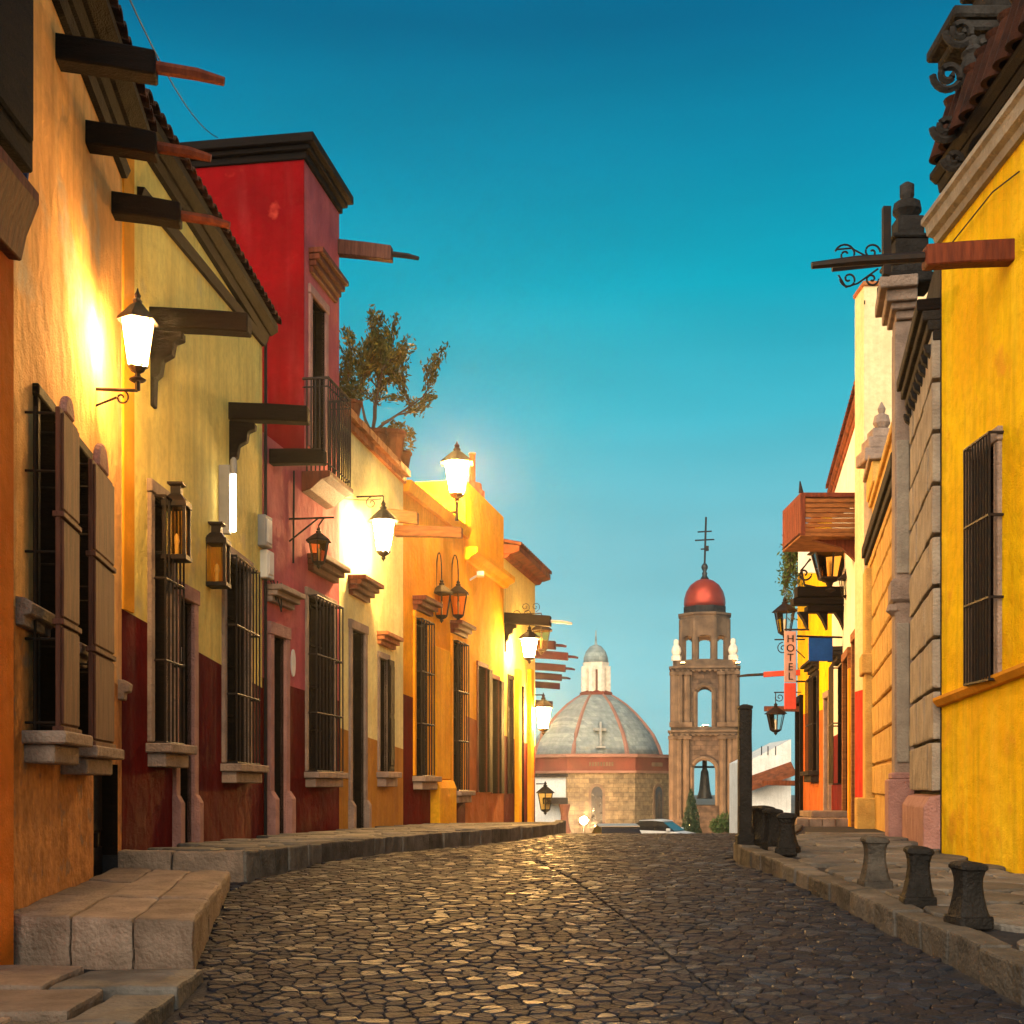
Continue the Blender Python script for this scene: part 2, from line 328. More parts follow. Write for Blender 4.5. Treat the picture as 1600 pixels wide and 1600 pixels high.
def stone(mb, c, poly, zf, gap, h, tilt=.0, round_=.72):
    x, y, = c; n = len(poly)
    tx, ty = random.uniform(-tilt, tilt), random.uniform(-tilt, tilt); hh = random.uniform(-.8, .9)*h
    rings = []
    r0 = sum(math.hypot(*p) for p in poly)/n; s0 = max(.5, 1-gap/r0)
    # cut the corners so the outline is rounded
    pl = []
    for k in range(n):
        a, b, d = poly[k-1], poly[k], poly[(k+1) % n]
        pl.append((b[0]*.75+a[0]*.25, b[1]*.75+a[1]*.25)); pl.append((b[0]*.75+d[0]*.25, b[1]*.75+d[1]*.25))
    for s, dz in ((s0, -.05), (s0, -.002+hh*.5), (s0*round_, h+hh)):
        rings.append([(x+p[0]*s, y+p[1]*s, zf(y+p[1]*s)+dz+(tx*p[0]+ty*p[1] if dz > -.04 else 0)) for p in pl])
    mb.loft(rings)
sites = []; yv = 5.2; row = 0
while yv < 26:
    st = .10 if yv < 12 else .12
    xv = -4.2+(row % 2)*st/2
    while xv < 5.2:
        sites.append((xv+random.uniform(-.4, .4)*st, yv+random.uniform(-.4, .4)*st*.75)); xv += st*random.uniform(.9, 1.55)
    yv += st*.80; row += 1
def on_road(x, y):
    lo = kLx(y)+.05 if y > 10.8 else -3.3
    hi = kRx(y)-.04 if y < 13.3 else kRx(min(y, 24))-.1
    if not lo < x < hi or y > 25.6: return False
    if 7.1 < y < 10.95 and x < -1.79-(y-7.2)*.157-.02: return False
    if y < 7.12 and x < -1.62 and y > 5.0: return False
    return abs(x)/y < .43 or True
cells = voronoi(sites, .2, on_road)
seam = lambda y: 1.07-(y-6.7)*.125          # old trench seam running up the road
def cutseam(c):
    x, y, p = c; d = x-seam(y)
    if abs(d) > .2 or y > 13.5: return c
    sg = 1 if d > 0 else -1; g = .008; res = []
    e = lambda q: sg*((x+q[0])-seam(y+q[1]))-g
    for k in range(len(p)):
        a, b = p[k-1], p[k]; ea, eb = e(a), e(b)
        if (ea < 0) != (eb < 0): t = ea/(ea-eb); res.append((a[0]+(b[0]-a[0])*t, a[1]+(b[1]-a[1])*t))
        if eb >= 0: res.append(b)
    return (x, y, res) if len(res) >= 3 else None
cells = [c for c in map(cutseam, cells) if c]
def inview(x, y):
    px = CX+FPX*x/y; py = HY-FPX*road_r(y)/y
    return -10 < px < 1610 and py < 1606
vis = sorted([c for c in cells if inview(c[0], c[1])], key=lambda c: c[1])
near = set(id(c) for c in vis[:300])
far = MB(); STONE_OF = {}
for c in cells:
    if id(c) in near:
        mb = MB(); stone(mb, c[:2], c[2], GZ, .0035, .004, .04, .88); mb.build('cobble', random.choice(M_COB), ROAD)
    else:
        n0 = len(far.v); stone(far, c[:2], c[2], GZ, .0035, .0045, .045, .87); k_ = random.randrange(1000)
        for i_ in range(n0, len(far.v)): STONE_OF[i_] = k_
o = far.build('cobbles', M_COB[0], ROAD); o['kind'] = 'stuff'
for k in M_COB[1:]: o.data.materials.append(k)
pv = o.data.polygons; pr_ = 0; cur = 0; run = {}
for p in pv:                              # every stone keeps one tone: its tone follows its lowest vertex index
    sid = STONE_OF[p.vertices[0]]
    p.material_index = sid % 5
# ------------------------------------------------------------------ pavements with kerb stones and flagstones
WL = [(-3.4, 10.9), (-3.4, 11.15), (-3.24, 16.6), (-2.7, 20), (-2.05, 24.1), (-1.05, 28.8), (-.245, 32.7), (.67, 37.2), (1.0, 46)]
wLx = kx(WL)
def slabsheet(name, xa, xb, ya, yb, zf, n, inset=0):
    m = MB(); rows = [ya+(yb-ya)*i/n for i in range(n+1)]; k = 4
    v = []
    for y in rows:
        for i in range(k+1): v.append((xa(y)+(xb(y)-xa(y))*i/k, y, zf(y)-.03))
    for y in rows: v.append((xa(y), y, zf(y)-.5)); v.append((xb(y), y, zf(y)-.5))
    b = (n+1)*(k+1); f = [(j*(k+1)+i, j*(k+1)+i+1, (j+1)*(k+1)+i+1, (j+1)*(k+1)+i) for j in range(n) for i in range(k)]
    for j in range(n):
        f.append((j*(k+1), (j+1)*(k+1), b+2*j+2, b+2*j)); f.append((j*(k+1)+k, b+2*j+1, b+2*j+3, (j+1)*(k+1)+k))
    f.append(tuple(range(k+1))+(b+1, b))
    m.add(v, f); return structure(m.build(name, M_joint))
PL = slabsheet('pavement', lambda y: wLx(y)-.15, lambda y: kLx(y)-.06, 10.93, 46, LZ, 50)
PR = slabsheet('pavement', lambda y: kRx(y)+.06, lambda y: max(4.3, kRx(y)+1.2) if y < 13 else 4.4+(y-12.6)*.23, 4, 48, RZ, 60)
def kerbs(par, poly, zf, zb, side, y0, y1, mat_=M_kerb, w=.20):
    pts = [Vector(p) for p in poly]; seg = []; acc = 0
    i = 0; cur = pts[0].copy(); ln = random.uniform(.32, .6); path = [cur.copy()]
    # walk the line in steps
    dense = []
    for a, b in zip(pts, pts[1:]):
        k = max(1, int((b-a).length/.05))
        for j in range(k): dense.append(a+(b-a)*j/k)
    dense.append(pts[-1]); start = dense[0]; dist = 0
    for a, b in zip(dense, dense[1:]):
        dist += (b-a).length
        if dist >= ln:
            d = (b-start); t = d.normalized(); nrm = Vector((t.y, -t.x))*side
            if y0 <= start.y <= y1:
                j = random.uniform(-.012, .012); g = .006
                A = start+t*g; B = b-t*g
                q = [A-nrm*j, B-nrm*j, B+nrm*w, A+nrm*w]; dz = random.uniform(-.008, .012)
                m = MB(); m.loft([[(p.x, p.y, zb(p.y)-.08) for p in q], [(p.x, p.y, zf(p.y)+.006+dz) for p in q]])
                m.build('kerb_stone', mat_, par, bevel=.018, seg=2, wear=.010, cuts=2)
            start = b.copy(); dist = 0; ln = random.uniform(.32, .6)
kerbs(PL, kL, LZ, GZ, -1, 10.8, 40)
kerbs(PL, [(-3.36, 10.90), (-2.28, 10.90)], LZ, GZ, -1, 10, 12, M_stepstone)
kerbs(PR, kR, RZ, GZ, 1, 5, 44)
def flags(par, xa, xb, ya, yb, zf, st, mat_=M_flag, h=.010, gap=.010):
    s = []; y = ya-st; r = 0
    while y < yb+st:
        x = min(xa(ya), xa(yb))-st+(r % 2)*st*.5
        while x < max(xb(ya), xb(yb))+st:
            s.append((x+random.uniform(-.3, .3)*st, y+random.uniform(-.25, .25)*st)); x += st
        y += st*.8; r += 1
    cs = voronoi(s, st*1.1, lambda x, y: ya < y < yb and xa(y)+st*.18 < x < xb(y)-st*.18)
    for x, y, p in cs:
        p = [(min(max(q[0], xa(y)+.01-x), xb(y)-.01-x), min(max(q[1], ya-y), yb-y)) for q in p]
        m = MB(); stone(m, (x, y), p, zf, gap, h, .01, .94); m.build('flagstone', mat_, par)
flags(PL, lambda y: wLx(y), lambda y: kLx(y)-.2, 11.12, 26, LZ, .55)
flags(PR, lambda y: kRx(y)+.2, lambda y: 4.25 if y < 12.6 else 4.25+(y-12.6)*.2, 5.6, 17.5, RZ, .5)
# entrance step in front of the peach house, and the low paving block before it
def quadblock(par, c, zt, zb, mat_, name, bevel=.015):
    m = MB(); m.loft([[(x, y, zb) for x, y in c], [(x, y, zt(y)) for x, y in c]]); return m.build(name, mat_, par, bevel=bevel, seg=2, wear=.014, cuts=4)
ST = thing('entrance_step', 'worn broad stone entrance step against the peach house, cobbles before it', 'step', (-2.6, 8.8, GZ(8.8)))
stz = lambda y: CZ-.75+(y-7.2)*.018
A, B, C_, D = Vector((-2.98, 7.5)), Vector((-1.79, 7.2)), Vector((-2.31, 10.5)), Vector((-3.38, 10.86))
nu, nv = 3, 3; us = [0, .36, .69, 1]; vss = [0, .34, .68, 1]
for i in range(nu):
    for j in range(nv):
        def P(u, v): return (A*(1-u)+B*u)*(1-v)+(D*(1-u)+C_*u)*v
        g = .0012; u0, u1, v0, v1 = us[i]+g, us[i+1]-g, vss[j]+g*.6, vss[j+1]-g*.6
        off = random.uniform(-.06, .06) if 0 < i < 3 else 0
        q = [P(u0, v0), P(u1, v0), P(u1, v1), P(u0, v1)]; dz = random.uniform(-.006, .008)
        quadblock(ST, [(p.x, p.y) for p in q], lambda y: stz(y)+dz, CZ-1.08, M_stepstone, 'stone_slab', .03)
PB = thing('paving_block', 'low flagstone paving corner beside the cobbles at the bottom left of the view', 'paving', (-2.4, 6.0, GZ(6)))
for (x0, x1, y0, y1, z) in ((-3.2, -2.35, 6.35, 7.08, -.985), (-2.33, -1.68, 6.4, 7.06, -1.0), (-3.2, -2.0, 5.72, 6.33, -1.0), (-1.98, -1.66, 5.6, 6.38, -1.03), (-3.2, -2.2, 5.0, 5.70, -1.02), (-2.18, -1.7, 5.0, 5.58, -1.02)):
    q = [(x0, y0), (x1, y0+.03), (x1-.02, y1), (x0, y1-.02)]
    quadblock(PB, q, lambda y: CZ+z, CZ-1.3, M_flag if x0 > -2.4 else M_stepstone, 'stone_slab', .02)
# ------------------------------------------------------------------ building kit
def wall(f, root, u0, u1, base, top, holes, mw, depth=.22, dado=None, md=None, back=4., name='wall'):
    """front with real openings; base/top/dado are (a,b) lines z=a+b*u; holes (u0,u1,z0,z1)"""
    L = lambda ab, u: ab[0]+ab[1]*u
    us = sorted(set([u0, u1]+[x for h in holes for x in h[:2] if u0 < x < u1]))
    lv = [base, top]+([dado] if dado else [])+[(z, 0) for h in holes for z in h[2:4]]
    um = (u0+u1)/2; lv = sorted(lv, key=lambda ab: L(ab, um))
    lv = [l for l in lv if L(base, um)-1e-6 <= L(l, um) <= L(top, um)+1e-6]
    A, B = MB(f), MB(f)
    for i in range(len(us)-1):
        for j in range(len(lv)-1):
            ua, ub = us[i], us[i+1]; uc = (ua+ub)/2; zc = (L(lv[j], uc)+L(lv[j+1], uc))/2
            if any(h[0] < uc < h[1] and h[2] < zc < h[3] for h in holes): continue
            t = B if dado and zc < L(dado, uc) else A
            t.add([(ua, 0, L(lv[j], ua)), (ub, 0, L(lv[j], ub)), (ub, 0, L(lv[j+1], ub)), (ua, 0, L(lv[j+1], ua))], [(0, 1, 2, 3)])
    for h in holes:
        a, b, c, d = h[:4]; dp = h[4] if len(h) > 4 else depth; RV = MB(f)
        RV.add([(a,0,c),(b,0,c),(b,0,d),(a,0,d),(a,-dp,c),(b,-dp,c),(b,-dp,d),(a,-dp,d)], [(0,1,5,4),(1,2,6,5),(2,3,7,6),(3,0,4,7)])
        RV.build('reveal', M_wood, root)  # openings lined in a dark colour that stands in for recess shade
    for (ua, ub) in ((u0, u0), (u1, u1)):
        if dado:
            A.add([(ua,0,L(dado,ua)),(ua,-back,L(dado,ua)),(ua,-back,L(top,ua)),(ua,0,L(top,ua))], [(0,1,2,3)])
            B.add([(ua,0,L(base,ua)),(ua,-back,L(base,ua)),(ua,-back,L(dado,ua)),(ua,0,L(dado,ua))], [(0,1,2,3)])
        else: A.add([(ua,0,L(base,ua)),(ua,-back,L(base,ua)),(ua,-back,L(top,ua)),(ua,0,L(top,ua))], [(0,1,2,3)])
    A.add([(u0,0,L(top,u0)),(u1,0,L(top,u1)),(u1,-back,L(top,u1)),(u0,-back,L(top,u0))], [(0,1,2,3)])
    A.add([(u0,-back,L(base,u0)),(u1,-back,L(base,u1)),(u1,-back,L(top,u1)),(u0,-back,L(top,u0))], [(0,1,2,3)])
    A.build(name, mw, root)
    if dado: B.build('dado', md, root)
def hood(f, par, u0, u1, z, out, mt, name='hood', h=.2, steps=3, over=.06):
    m = MB(f)
    for k in range(steps):
        a = (k+1)/steps; m.box(u0-over*a, u1+over*a, -.02-.001*k, out*a, z+h*k/steps+.002*k, z+h*(k+1)/steps)
    return m.build(name, mt, par, bevel=.008)
def sill(f, par, u0, u1, z, out, mt, h=.16, name='sill'):
    m = MB(f); m.box(u0-.06, u1+.06, -.02, out, z-h*.4, z); m.box(u0, u1, -.021, out*.7, z-h, z-h*.41); return m.build(name, mt, par, bevel=.01)
def bars(f, par, u0, u1, z0, z1, v, n, rails=3, r=.010, mt=None, sides=True, name='bar'):
    mt = mt or M_iron
    for i in range(n):
        u = u0+(u1-u0)*i/(n-1); MB().tube([f.W(u, v, z0), f.W(u, v, z1)], r, 5).build(name, mt, par)
    for k in range(rails):
        z = z0+(z1-z0)*k/(rails-1)
        MB().tube([f.W(u0-.004, -.05, z), f.W(u0-.002, v, z), f.W(u1+.002, v, z), f.W(u1+.004, -.05, z)], r*1.25, 5).build('grille_rail', mt, par)
def surround(f, par, u0, u1, z0, z1, w, out, mt, sill_too=False):
    m = MB(f); m.box(u0-w, u0, -.05, out, z0, z1); m.build('jamb', mt, par, bevel=.008)
    m = MB(f); m.box(u1, u1+w, -.05, out, z0, z1); m.build('jamb', mt, par, bevel=.008)
    m = MB(f); m.box(u0-w-.02, u1+w+.02, -.05, out+.012, z1, z1+w*1.1); m.build('lintel', mt, par, bevel=.008)
def leafdoor(f, root, u0, u1, z0, z1, d, mt, panels=3, name='door', split=True, handle=True):
    p = MB(f).box(u0+.002, u1-.002, -d-.05, -d+.02, z0, z1-.002).build(name, mt, root)
    n = 2 if split else 1
    for k in range(n):
        a = u0+(u1-u0)*k/n; b = u0+(u1-u0)*(k+1)/n
        for j in range(panels):
            c = z0+(z1-z0)*j/panels; e = z0+(z1-z0)*(j+1)/panels; g = min(.06, (b-a)*.18)
            MB(f).box(a+g, b-g, -d+.012, -d+.045, c+g, e-g).build('panel', mt, p, bevel=.012)
    if handle: MB(f).box((u0+u1)/2+.03, (u0+u1)/2+.06, -d+.02, -d+.09, z0+(z1-z0)*.45, z0+(z1-z0)*.45+.12).build('handle', M_iron, p, bevel=.008)
    return p
def glasswin(f, root, u0, u1, z0, z1, d, frame=None, cols=2, rows=4, name='window'):
    frame = frame or M_wood; t = .035
    w = MB(f); w.box(u0, u0+t*1.3, -d, -d+.06, z0, z1); w.box(u1-t*1.3, u1, -d, -d+.06, z0, z1); w.box(u0+t*1.3, u1-t*1.3, -d, -d+.06, z0, z0+t*1.5); w.box(u0+t*1.3, u1-t*1.3, -d, -d+.06, z1-t*1.5, z1)
    for i in range(1, cols): u = u0+(u1-u0)*i/cols; w.box(u-t*.4, u+t*.4, -d+.003, -d+.05, z0+t*1.5, z1-t*1.5)
    for j in range(1, rows): z = z0+(z1-z0)*j/rows; w.box(u0+t*1.3, u1-t*1.3, -d+.006, -d+.045, z-t*.4, z+t*.4)
    p = w.build(name, frame, root)
    for i in range(cols):
        for j in range(rows):
            a, b = u0+(u1-u0)*i/cols+.015, u0+(u1-u0)*(i+1)/cols-.015; c, e = z0+(z1-z0)*j/rows+.015, z0+(z1-z0)*(j+1)/rows-.015
            MB(f).box(a, b, -d+.012, -d+.022, c, e).build('pane', M_glassdark, p)
    MB(f).box(u0, u1, -d-.06, -d-.01, z0, z1).build('near_black', M_dark, p)  # near-black sheet standing in for the shade of the room
    return p
def canal(f, u, z, ln, tip, label, w=.17, h=.17, corbel=False, mt=None, group='timber water spouts', tipmat=None, slope=.10):
    mt = mt or M_wood; q = f.W(u, 0, z); r = thing('water_spout', label, 'water spout', tuple(q), group)
    m = MB(f)
    def ring(v, w_, z0, z1): return [(u-w_/2, v, z0), (u+w_/2, v, z0), (u+w_/2, v, z1), (u-w_/2, v, z1)]
    m.loft([ring(-.2, w, z-h/2+slope*.2, z+h/2+slope*.2), ring(ln*.5, w*.97, z-h/2-slope*ln*.5+.008, z+h/2-slope*ln*.5), ring(ln, w*.92, z-h/2-slope*ln, z+h/2-slope*ln-.01)])
    m.build('trough', mt, r, bevel=.012)
    if tip: MB().tube([f.W(u, ln-.15, z-slope*(ln-.15)), f.W(u+.01, ln+tip*.6, z-slope*(ln+tip*.6)), f.W(u+.015, ln+tip, z-slope*(ln+tip)-.02)], [.045, .042, .03], 7).build('spout_pipe', tipmat or M_redwood, r)
    if corbel:
        zb = z-h/2-.005; pr = [(-.02, zb), (.30, zb-.03), (.30, zb-.10), (.22, zb-.13), (.20, zb-.24), (.11, zb-.29), (.09, zb-.42), (.04, zb-.46), (.03, zb-.72), (-.02, zb-.72)]
        MB(f).prof(pr, u-.06, u+.06).build('corbel', mt, r, bevel=.008)
    return r
def eave(f, root, u0, u1, z, out, mt, th=.10, tiles=True, name='eave', tstep=.2, tm=None):
    MB(f).prof([(-.05, z), (out*.55, z), (out, z+.05), (out, z+.05+th), (-.05, z+.05+th+.06)], u0, u1).build(name, mt, root)
    MB(f).prof([(-.05, z-.11), (out*.28, z-.09), (out*.42, z-.004), (-.05, z-.004)], u0+.02, u1-.02).build('eave_moulding', mt, root)
    if tiles:
        u = u0+.1; k = 0
        while u < u1-.05:
            R = tstep*.46; m = MB(f); n = 5; zz = z+.06+th
            rr = []
            for vv, dz, sc in ((-.5, .22, .9), (out+.05, .0, 1.)):
                o_ = [(u+R*sc*math.cos(math.pi*i/n), vv, zz+dz+R*sc*.8*math.sin(math.pi*i/n)) for i in range(n+1)]
                i_ = [(u+R*.8*sc*math.cos(math.pi*i/n), vv, zz+dz-.004+R*.62*sc*math.sin(math.pi*i/n)) for i in range(n, -1, -1)]
                rr.append(o_+i_)
            m.loft(rr); m.build('roof_tile', tm or M_terra, root); u += tstep; k += 1
def cable(pts, label, r=.008, name='cable', cat='cable', mt=None):
    o = MB().tube(pts, r, 5).build(name, mt or M_cable); return tag(o, label, cat)
def sag(a, b, s, n=10): return [Vector(a).lerp(Vector(b), i/n)-Vector((0, 0, s*4*(i/n)*(1-i/n))) for i in range(n+1)]
# lanterns: local origin at the middle of the glass
def hex_lantern(name, label, w, h, glass, group, lit=False, top='finial'):
    r = thing(name, label, 'lantern', (0, 0, 0), group); n = 6; rt, rb = w/2, w*.30
    def P(k, t, s=1.): a = math.pi/6+2*math.pi*k/n; rr = (rb+(rt-rb)*t)*s; return (rr*math.cos(a), rr*math.sin(a), -h/2+h*t)
    fr = MB()
    for k in range(n):
        fr.tube([P(k, 0), P(k, 1)], w*.028, 5); fr.tube([P(k, 0), P(k+1, 0)], w*.03, 5); fr.tube([P(k, 1), P(k+1, 1)], w*.035, 5)
    fr.lathe([(rb*.95, -h/2-.02*h), (rb*.7, -h/2-.10*h), (rb*.25, -h/2-.16*h), (rb*.35, -h/2-.21*h), (rb*.12, -h/2-.28*h), (.002, -h/2-.33*h)], n=8)
    fr.build('frame', M_iron, r)
    MB().lathe([(rt*1.30, h/2-.01), (rt*1.22, h/2+.04*h), (rt*.80, h/2+.20*h), (rt*.42, h/2+.34*h), (rt*.26, h/2+.38*h), (rt*.30, h/2+.44*h), (rt*.16, h/2+.50*h), (rt*.22, h/2+.56*h), (rt*.10, h/2+.63*h), (.003, h/2+.72*h)], n=6 if top != 'round' else 12, a0=math.pi/6).build('cap', M_iron, r)
    for k in range(n): MB().add([P(k, .02, .97), P(k+1, .02, .97), P(k+1, .98, .97), P(k, .98, .97)], [(0, 1, 2, 3)]).build('pane', glass, r)
    if not lit: MB().lathe([(w*.04, -h*.45), (w*.05, -h*.1), (w*.07, 0), (w*.05, h*.12), (.002, h*.18)], n=8).build('bulb', M_plaque, r)
    return r
def place(o, loc, rz=0, label=None, scale=1.):
    o.location = loc; o.rotation_euler = (0, 0, rz); o.scale = (scale,)*3
    if label: o['label'] = label
    return o
def scroll(mb, c, ax, r0, turns=1.4, a0=0., sgn=1, w=.008):
    pts = []; n = int(18*turns)
    for i in range(n+1):
        t = i/n; a = a0+sgn*2*math.pi*turns*t; r = r0*(1-.85*t); pts.append(c+ax*(r*math.cos(a))+Vector((0, 0, r*math.sin(a))))
    mb.tube(pts, w, 5)
    return pts
# ------------------------------------------------------------------ left row of houses
def house(f, name, label, base, group='houses along the street'):
    q = f.p0; return thing(name, label, 'house', (q.x, q.y, base(q.y)), group)
def line(f, a, b):                       # straight line on the front through two picture points
    u0, z0, u1, z1 = f.U(a[0]), f.Z(*a), f.U(b[0]), f.Z(*b); k = (z1-z0)/(u1-u0); return (z0-k*u0, k)
def bl(f, zf): k = (zf(f.p1.y)-zf(f.p0.y))/f.L; return (zf(f.p0.y)-.12, k)
# L0: the nearest front, only a sliver in view
f = F((-2.85, 3.4), (-2.85, 7.32), 1); H = house(f, 'orange_house', 'orange-red house front cut off at the left edge of the view', GZ)
wall(f, H, 0, f.L, (GZ(7)-.3, 0), (CZ+6.2, 0), [], M_orangered)
hd = MB(f).box(f.L-1.3, f.L-.10, -.05, .15, CZ+3.46, CZ+6.0).build('shutter_bay', M_wood, H, bevel=.01)
MB(f).box(f.L-1.25, f.L-.15, .14, .175, CZ+3.6, CZ+4.6).build('panel', M_wood, hd, bevel=.015)
MB(f).prof([(-.05, CZ+3.0), (.07, CZ+2.98), (.10, CZ+3.12), (.17, CZ+3.30), (.17, CZ+3.37), (-.05, CZ+3.41)], f.L-1.4, f.L-.06).build('hood', M_redwood, H, bevel=.008)
q = f.W(f.L-.02, .09, CZ+3.48)
pl = MB(); c = at(33, 252, 7.36)
pl.loft([[(c.x+.045*math.cos(a)-.012*math.sin(a)*0, c.y+d, c.z+.17*math.sin(a)) for a in [2*math.pi*i/20 for i in range(20)]] for d in (-.012, .012)])
tag(pl.build('oval_plaque', M_blue), 'slim blue oval plaque high beside the dark shutter at the left edge', 'plaque')
# L1: peach house
f = F((-2.95, 7.35), (-3.4, 11.15), 1); L1 = f
H = house(f, 'peach_house', 'peach plastered house with plum shutters and timber spouts, nearest on the left', GZ)
w1 = (f.U(56), f.U(86), f.Z(70, 1150), f.Z(70, 640)); w2 = (f.U(116), f.U(142), f.Z(130, 1175), f.Z(130, 715)); d1 = (f.U(146), f.U(184), GZ(10)-.2, f.Z(150, 1192))
wall(f, H, 0, f.L, (GZ(7)-.3, 0), (CZ+5.60, 0), [w1, w2, d1], M_peach, dado=line(f, (24, 948), (189, 1074)), md=M_rough)
for w, pa, pb, yt, yb in ((w1, 90, 118, 652, 1142), (w2, 141, 173, 735, 1165)):
    wn = glasswin(f, H, w[0], w[1], w[2], w[3], .2, rows=4)
    surround(f, wn, w[0], w[1], w[2], w[3], .07, .03, M_wood)
    a, b = f.U(pa, .2), f.U(pb, .2); zt, zb = f.Z((pa+pb)/2, yt, .2), f.Z((pa+pb)/2, yb, .2)
    sh = MB(f).box(a, b, .185, .215, zb, zt).build('shutter', M_shutter, H, bevel=.006)
    for k in range(3):
        c0, c1 = zb+(zt-zb)*k/3, zb+(zt-zb)*(k+1)/3
        MB(f).box(a+.02, b-.02, .212, .232, c0+.03, c1-.03).build('panel', M_shutter, sh, bevel=.01)
        MB(f).box(a-.012, b+.012, .17, .24, c0-.018, c0+.018).build('rail', M_shutter, sh, bevel=.004)
    n = 10; cu, rr = (a+b)/2, (b-a)*.24
    MB(f).face([(cu+rr*math.cos(math.pi*i/n), zt+rr*1.1*math.sin(math.pi*i/n)) for i in range(n+1)], .175, .225).build('crest', M_pinkstone, sh, bevel=.01)
    for k in (0.02, .28, .55, .8, .98):
        z = zb+(zt-zb)*k
        for e in (a+.02, b-.02): MB().tube([f.W(e, -.05, z), f.W(e, .19, z)], .009, 5).build('iron_stay', M_iron, sh)
    MB().tube([f.W(a+.02, .06, zb), f.W(a+.02, .06, zt)], .010, 5).build('iron_bar', M_iron, sh)
    sill(f, H, min(a, w[0]), max(b, w[1]-.1), zb-.01, .26, M_stone, .2)
dr = leafdoor(f, H, *d1, .16, M_wood, 2)
for pa, pb, y in ((24, 60, 945), (106, 120, 1010), (184, 189, 1072)):
    z = f.Z(pa, y, .06); m = MB(f); m.prof([(-.03, z-.09), (.05, z-.09), (.05, z-.03), (.09, z-.02), (.10, z+.05), (.05, z+.08), (-.03, z+.09)], max(.02, f.U(pa)), min(f.L-.02, f.U(pb)+.12)); m.build('string_course', M_stone, H, bevel=.008)
MB(f).prof([(-.03, CZ+5.30), (.05, CZ+5.30), (.08, CZ+5.37), (-.03, CZ+5.39)], .01, f.L-.01).build('upper_moulding', M_wood, H)
eave(f, H, .0, f.L-.01, CZ+5.57, .26, M_wood, th=.07, tm=M_tiledark)
for i, (px, py) in enumerate(((85, 82), (131, 214), (171, 322))):
    u = f.U(px+6); canal(f, u, f.Z(px+6, py), (.66, .52, .56)[i], (.46, .40, .40)[i], ('dark timber water spout highest on the peach wall, red pipe tip', 'middle dark timber water spout on the peach wall, short pipe tip', 'lowest dark timber water spout on the peach wall, orange pipe tip')[i], w=.18, h=.185, slope=.09)
# lit lantern on scrolled bracket where peach meets yellow
LA = hex_lantern('wall_lantern', 'lit street lantern on scroll bracket between the peach and yellow walls', .255, .36, M_lit, 'lit lanterns', True)
pc = at(215, 537, 10.1); place(LA, pc, .2)
br = MB(); un = (Vector((pc.x, pc.y))-f.p0).dot(f.t); vn = (Vector((pc.x, pc.y))-f.p0).dot(f.n)
zt_, zb_ = pc.z+.36, pc.z-.37
br.tube([tuple(f.W(un, -.02, zb_)-pc), tuple(f.W(un, vn, zb_)-pc)], .014, 6); br.tube([tuple(f.W(un, vn, zb_)-pc), tuple(f.W(un, vn, pc.z-.28)-pc)], .022, 6)
br.lathe([(.05, -.30), (.07, -.285), (.03, -.26)], n=8); ax = Vector((f.n.x, f.n.y, 0)); scroll(br, f.W(un, vn*.62, zb_-.06)-pc, ax, .06, 1.3, math.pi/2, -1, .008)
br.tube([tuple(f.W(un, -.02, zb_-.14)-pc), tuple(f.W(un, vn*.5, zb_-.06)-pc)], .010, 5)
bo = br.build('bracket', M_iron); bo.parent = LA; LA.rotation_euler = (0, 0, 0)
# L2: yellow house
f = F((-3.4, 11.16), (-3.24, 16.6), 1); L2 = f
H = house(f, 'yellow_house', 'tall yellow house with dark red dado and timber spouts, between peach and pink houses', LZ)
wa = (f.U(236), f.U(264), f.Z(236, 1160), f.Z(236, 772)); da = (f.U(276), f.U(299), LZ(13)-.1, f.Z(276, 932)); wb = (f.U(350), f.U(386), f.Z(350, 1192), f.Z(350, 866))
wall(f, H, 0, f.L, bl(f, LZ), (CZ+5.88, 0), [wa, da, wb], M_yellowL, dado=line(f, (192, 952), (408, 1074)), md=M_dadored)
MB(f).box(.002, f.U(207), -.02, .018, f.Z(192, 952)+.0, CZ+5.8).build('corner_stripe', M_stripe, H)
for w, n, pr in ((wa, 6, .14), (wb, 8, .15)):
    wn = glasswin(f, H, w[0], w[1], w[2], w[3], .2, rows=4)
    surround(f, wn, w[0], w[1], w[2], w[3], .11, .04, M_stone)
    sill(f, wn, w[0]-.1, w[1]+.1, w[2]-.01, .24, M_stone, .22)
    bars(f, wn, w[0]-.02, w[1]+.02, w[2]+.0, w[3]-.02, pr, n, 4, .011)
dr = leafdoor(f, H, *da, .16, M_redwood, 4); surround(f, dr, da[0], da[1], da[2], da[3], .14, .04, M_pinkstone)
for s in (da[0]-.15, da[1]+.01): MB(f).prof([(-.02, LZ(13)-.1), (.09, LZ(13)-.1), (.09, LZ(13)+.42), (.045, LZ(13)+.5), (-.02, LZ(13)+.5)], s, s+.14).build('plinth', M_pinkstone, dr, bevel=.006)
MB(f).box(f.U(279, -.1), f.U(290, -.1), -.15, -.10, f.Z(284, 1028), f.Z(284, 1005)).build('notice', M_plaque, dr)
eave(f, H, -.02, f.L+.12, CZ+5.89, .18, M_wood, th=.09, tm=M_tiledark)
(lambda a, b: MB(f).loft([[(u, v, z+dz) for v, dz in ((-.03, -.05), (.04, -.05), (.07, .045), (-.03, .055))] for u, z in (a, b)]))((f.U(214), f.Z(214, 300)), (f.L-.01, f.Z(406, 530))).build('upper_moulding', M_wood, H)
canal(f, f.U(238), f.Z(238, 500), .92, 0, 'thick timber water spout on carved corbel beside the lit lantern, yellow wall', w=.20, h=.19, corbel=True, slope=.06)
canal(f, f.U(360), f.Z(360, 645), .92, 0, 'thick timber water spout on carved corbel near the far end of the yellow wall', w=.20, h=.20, corbel=True, slope=.04)
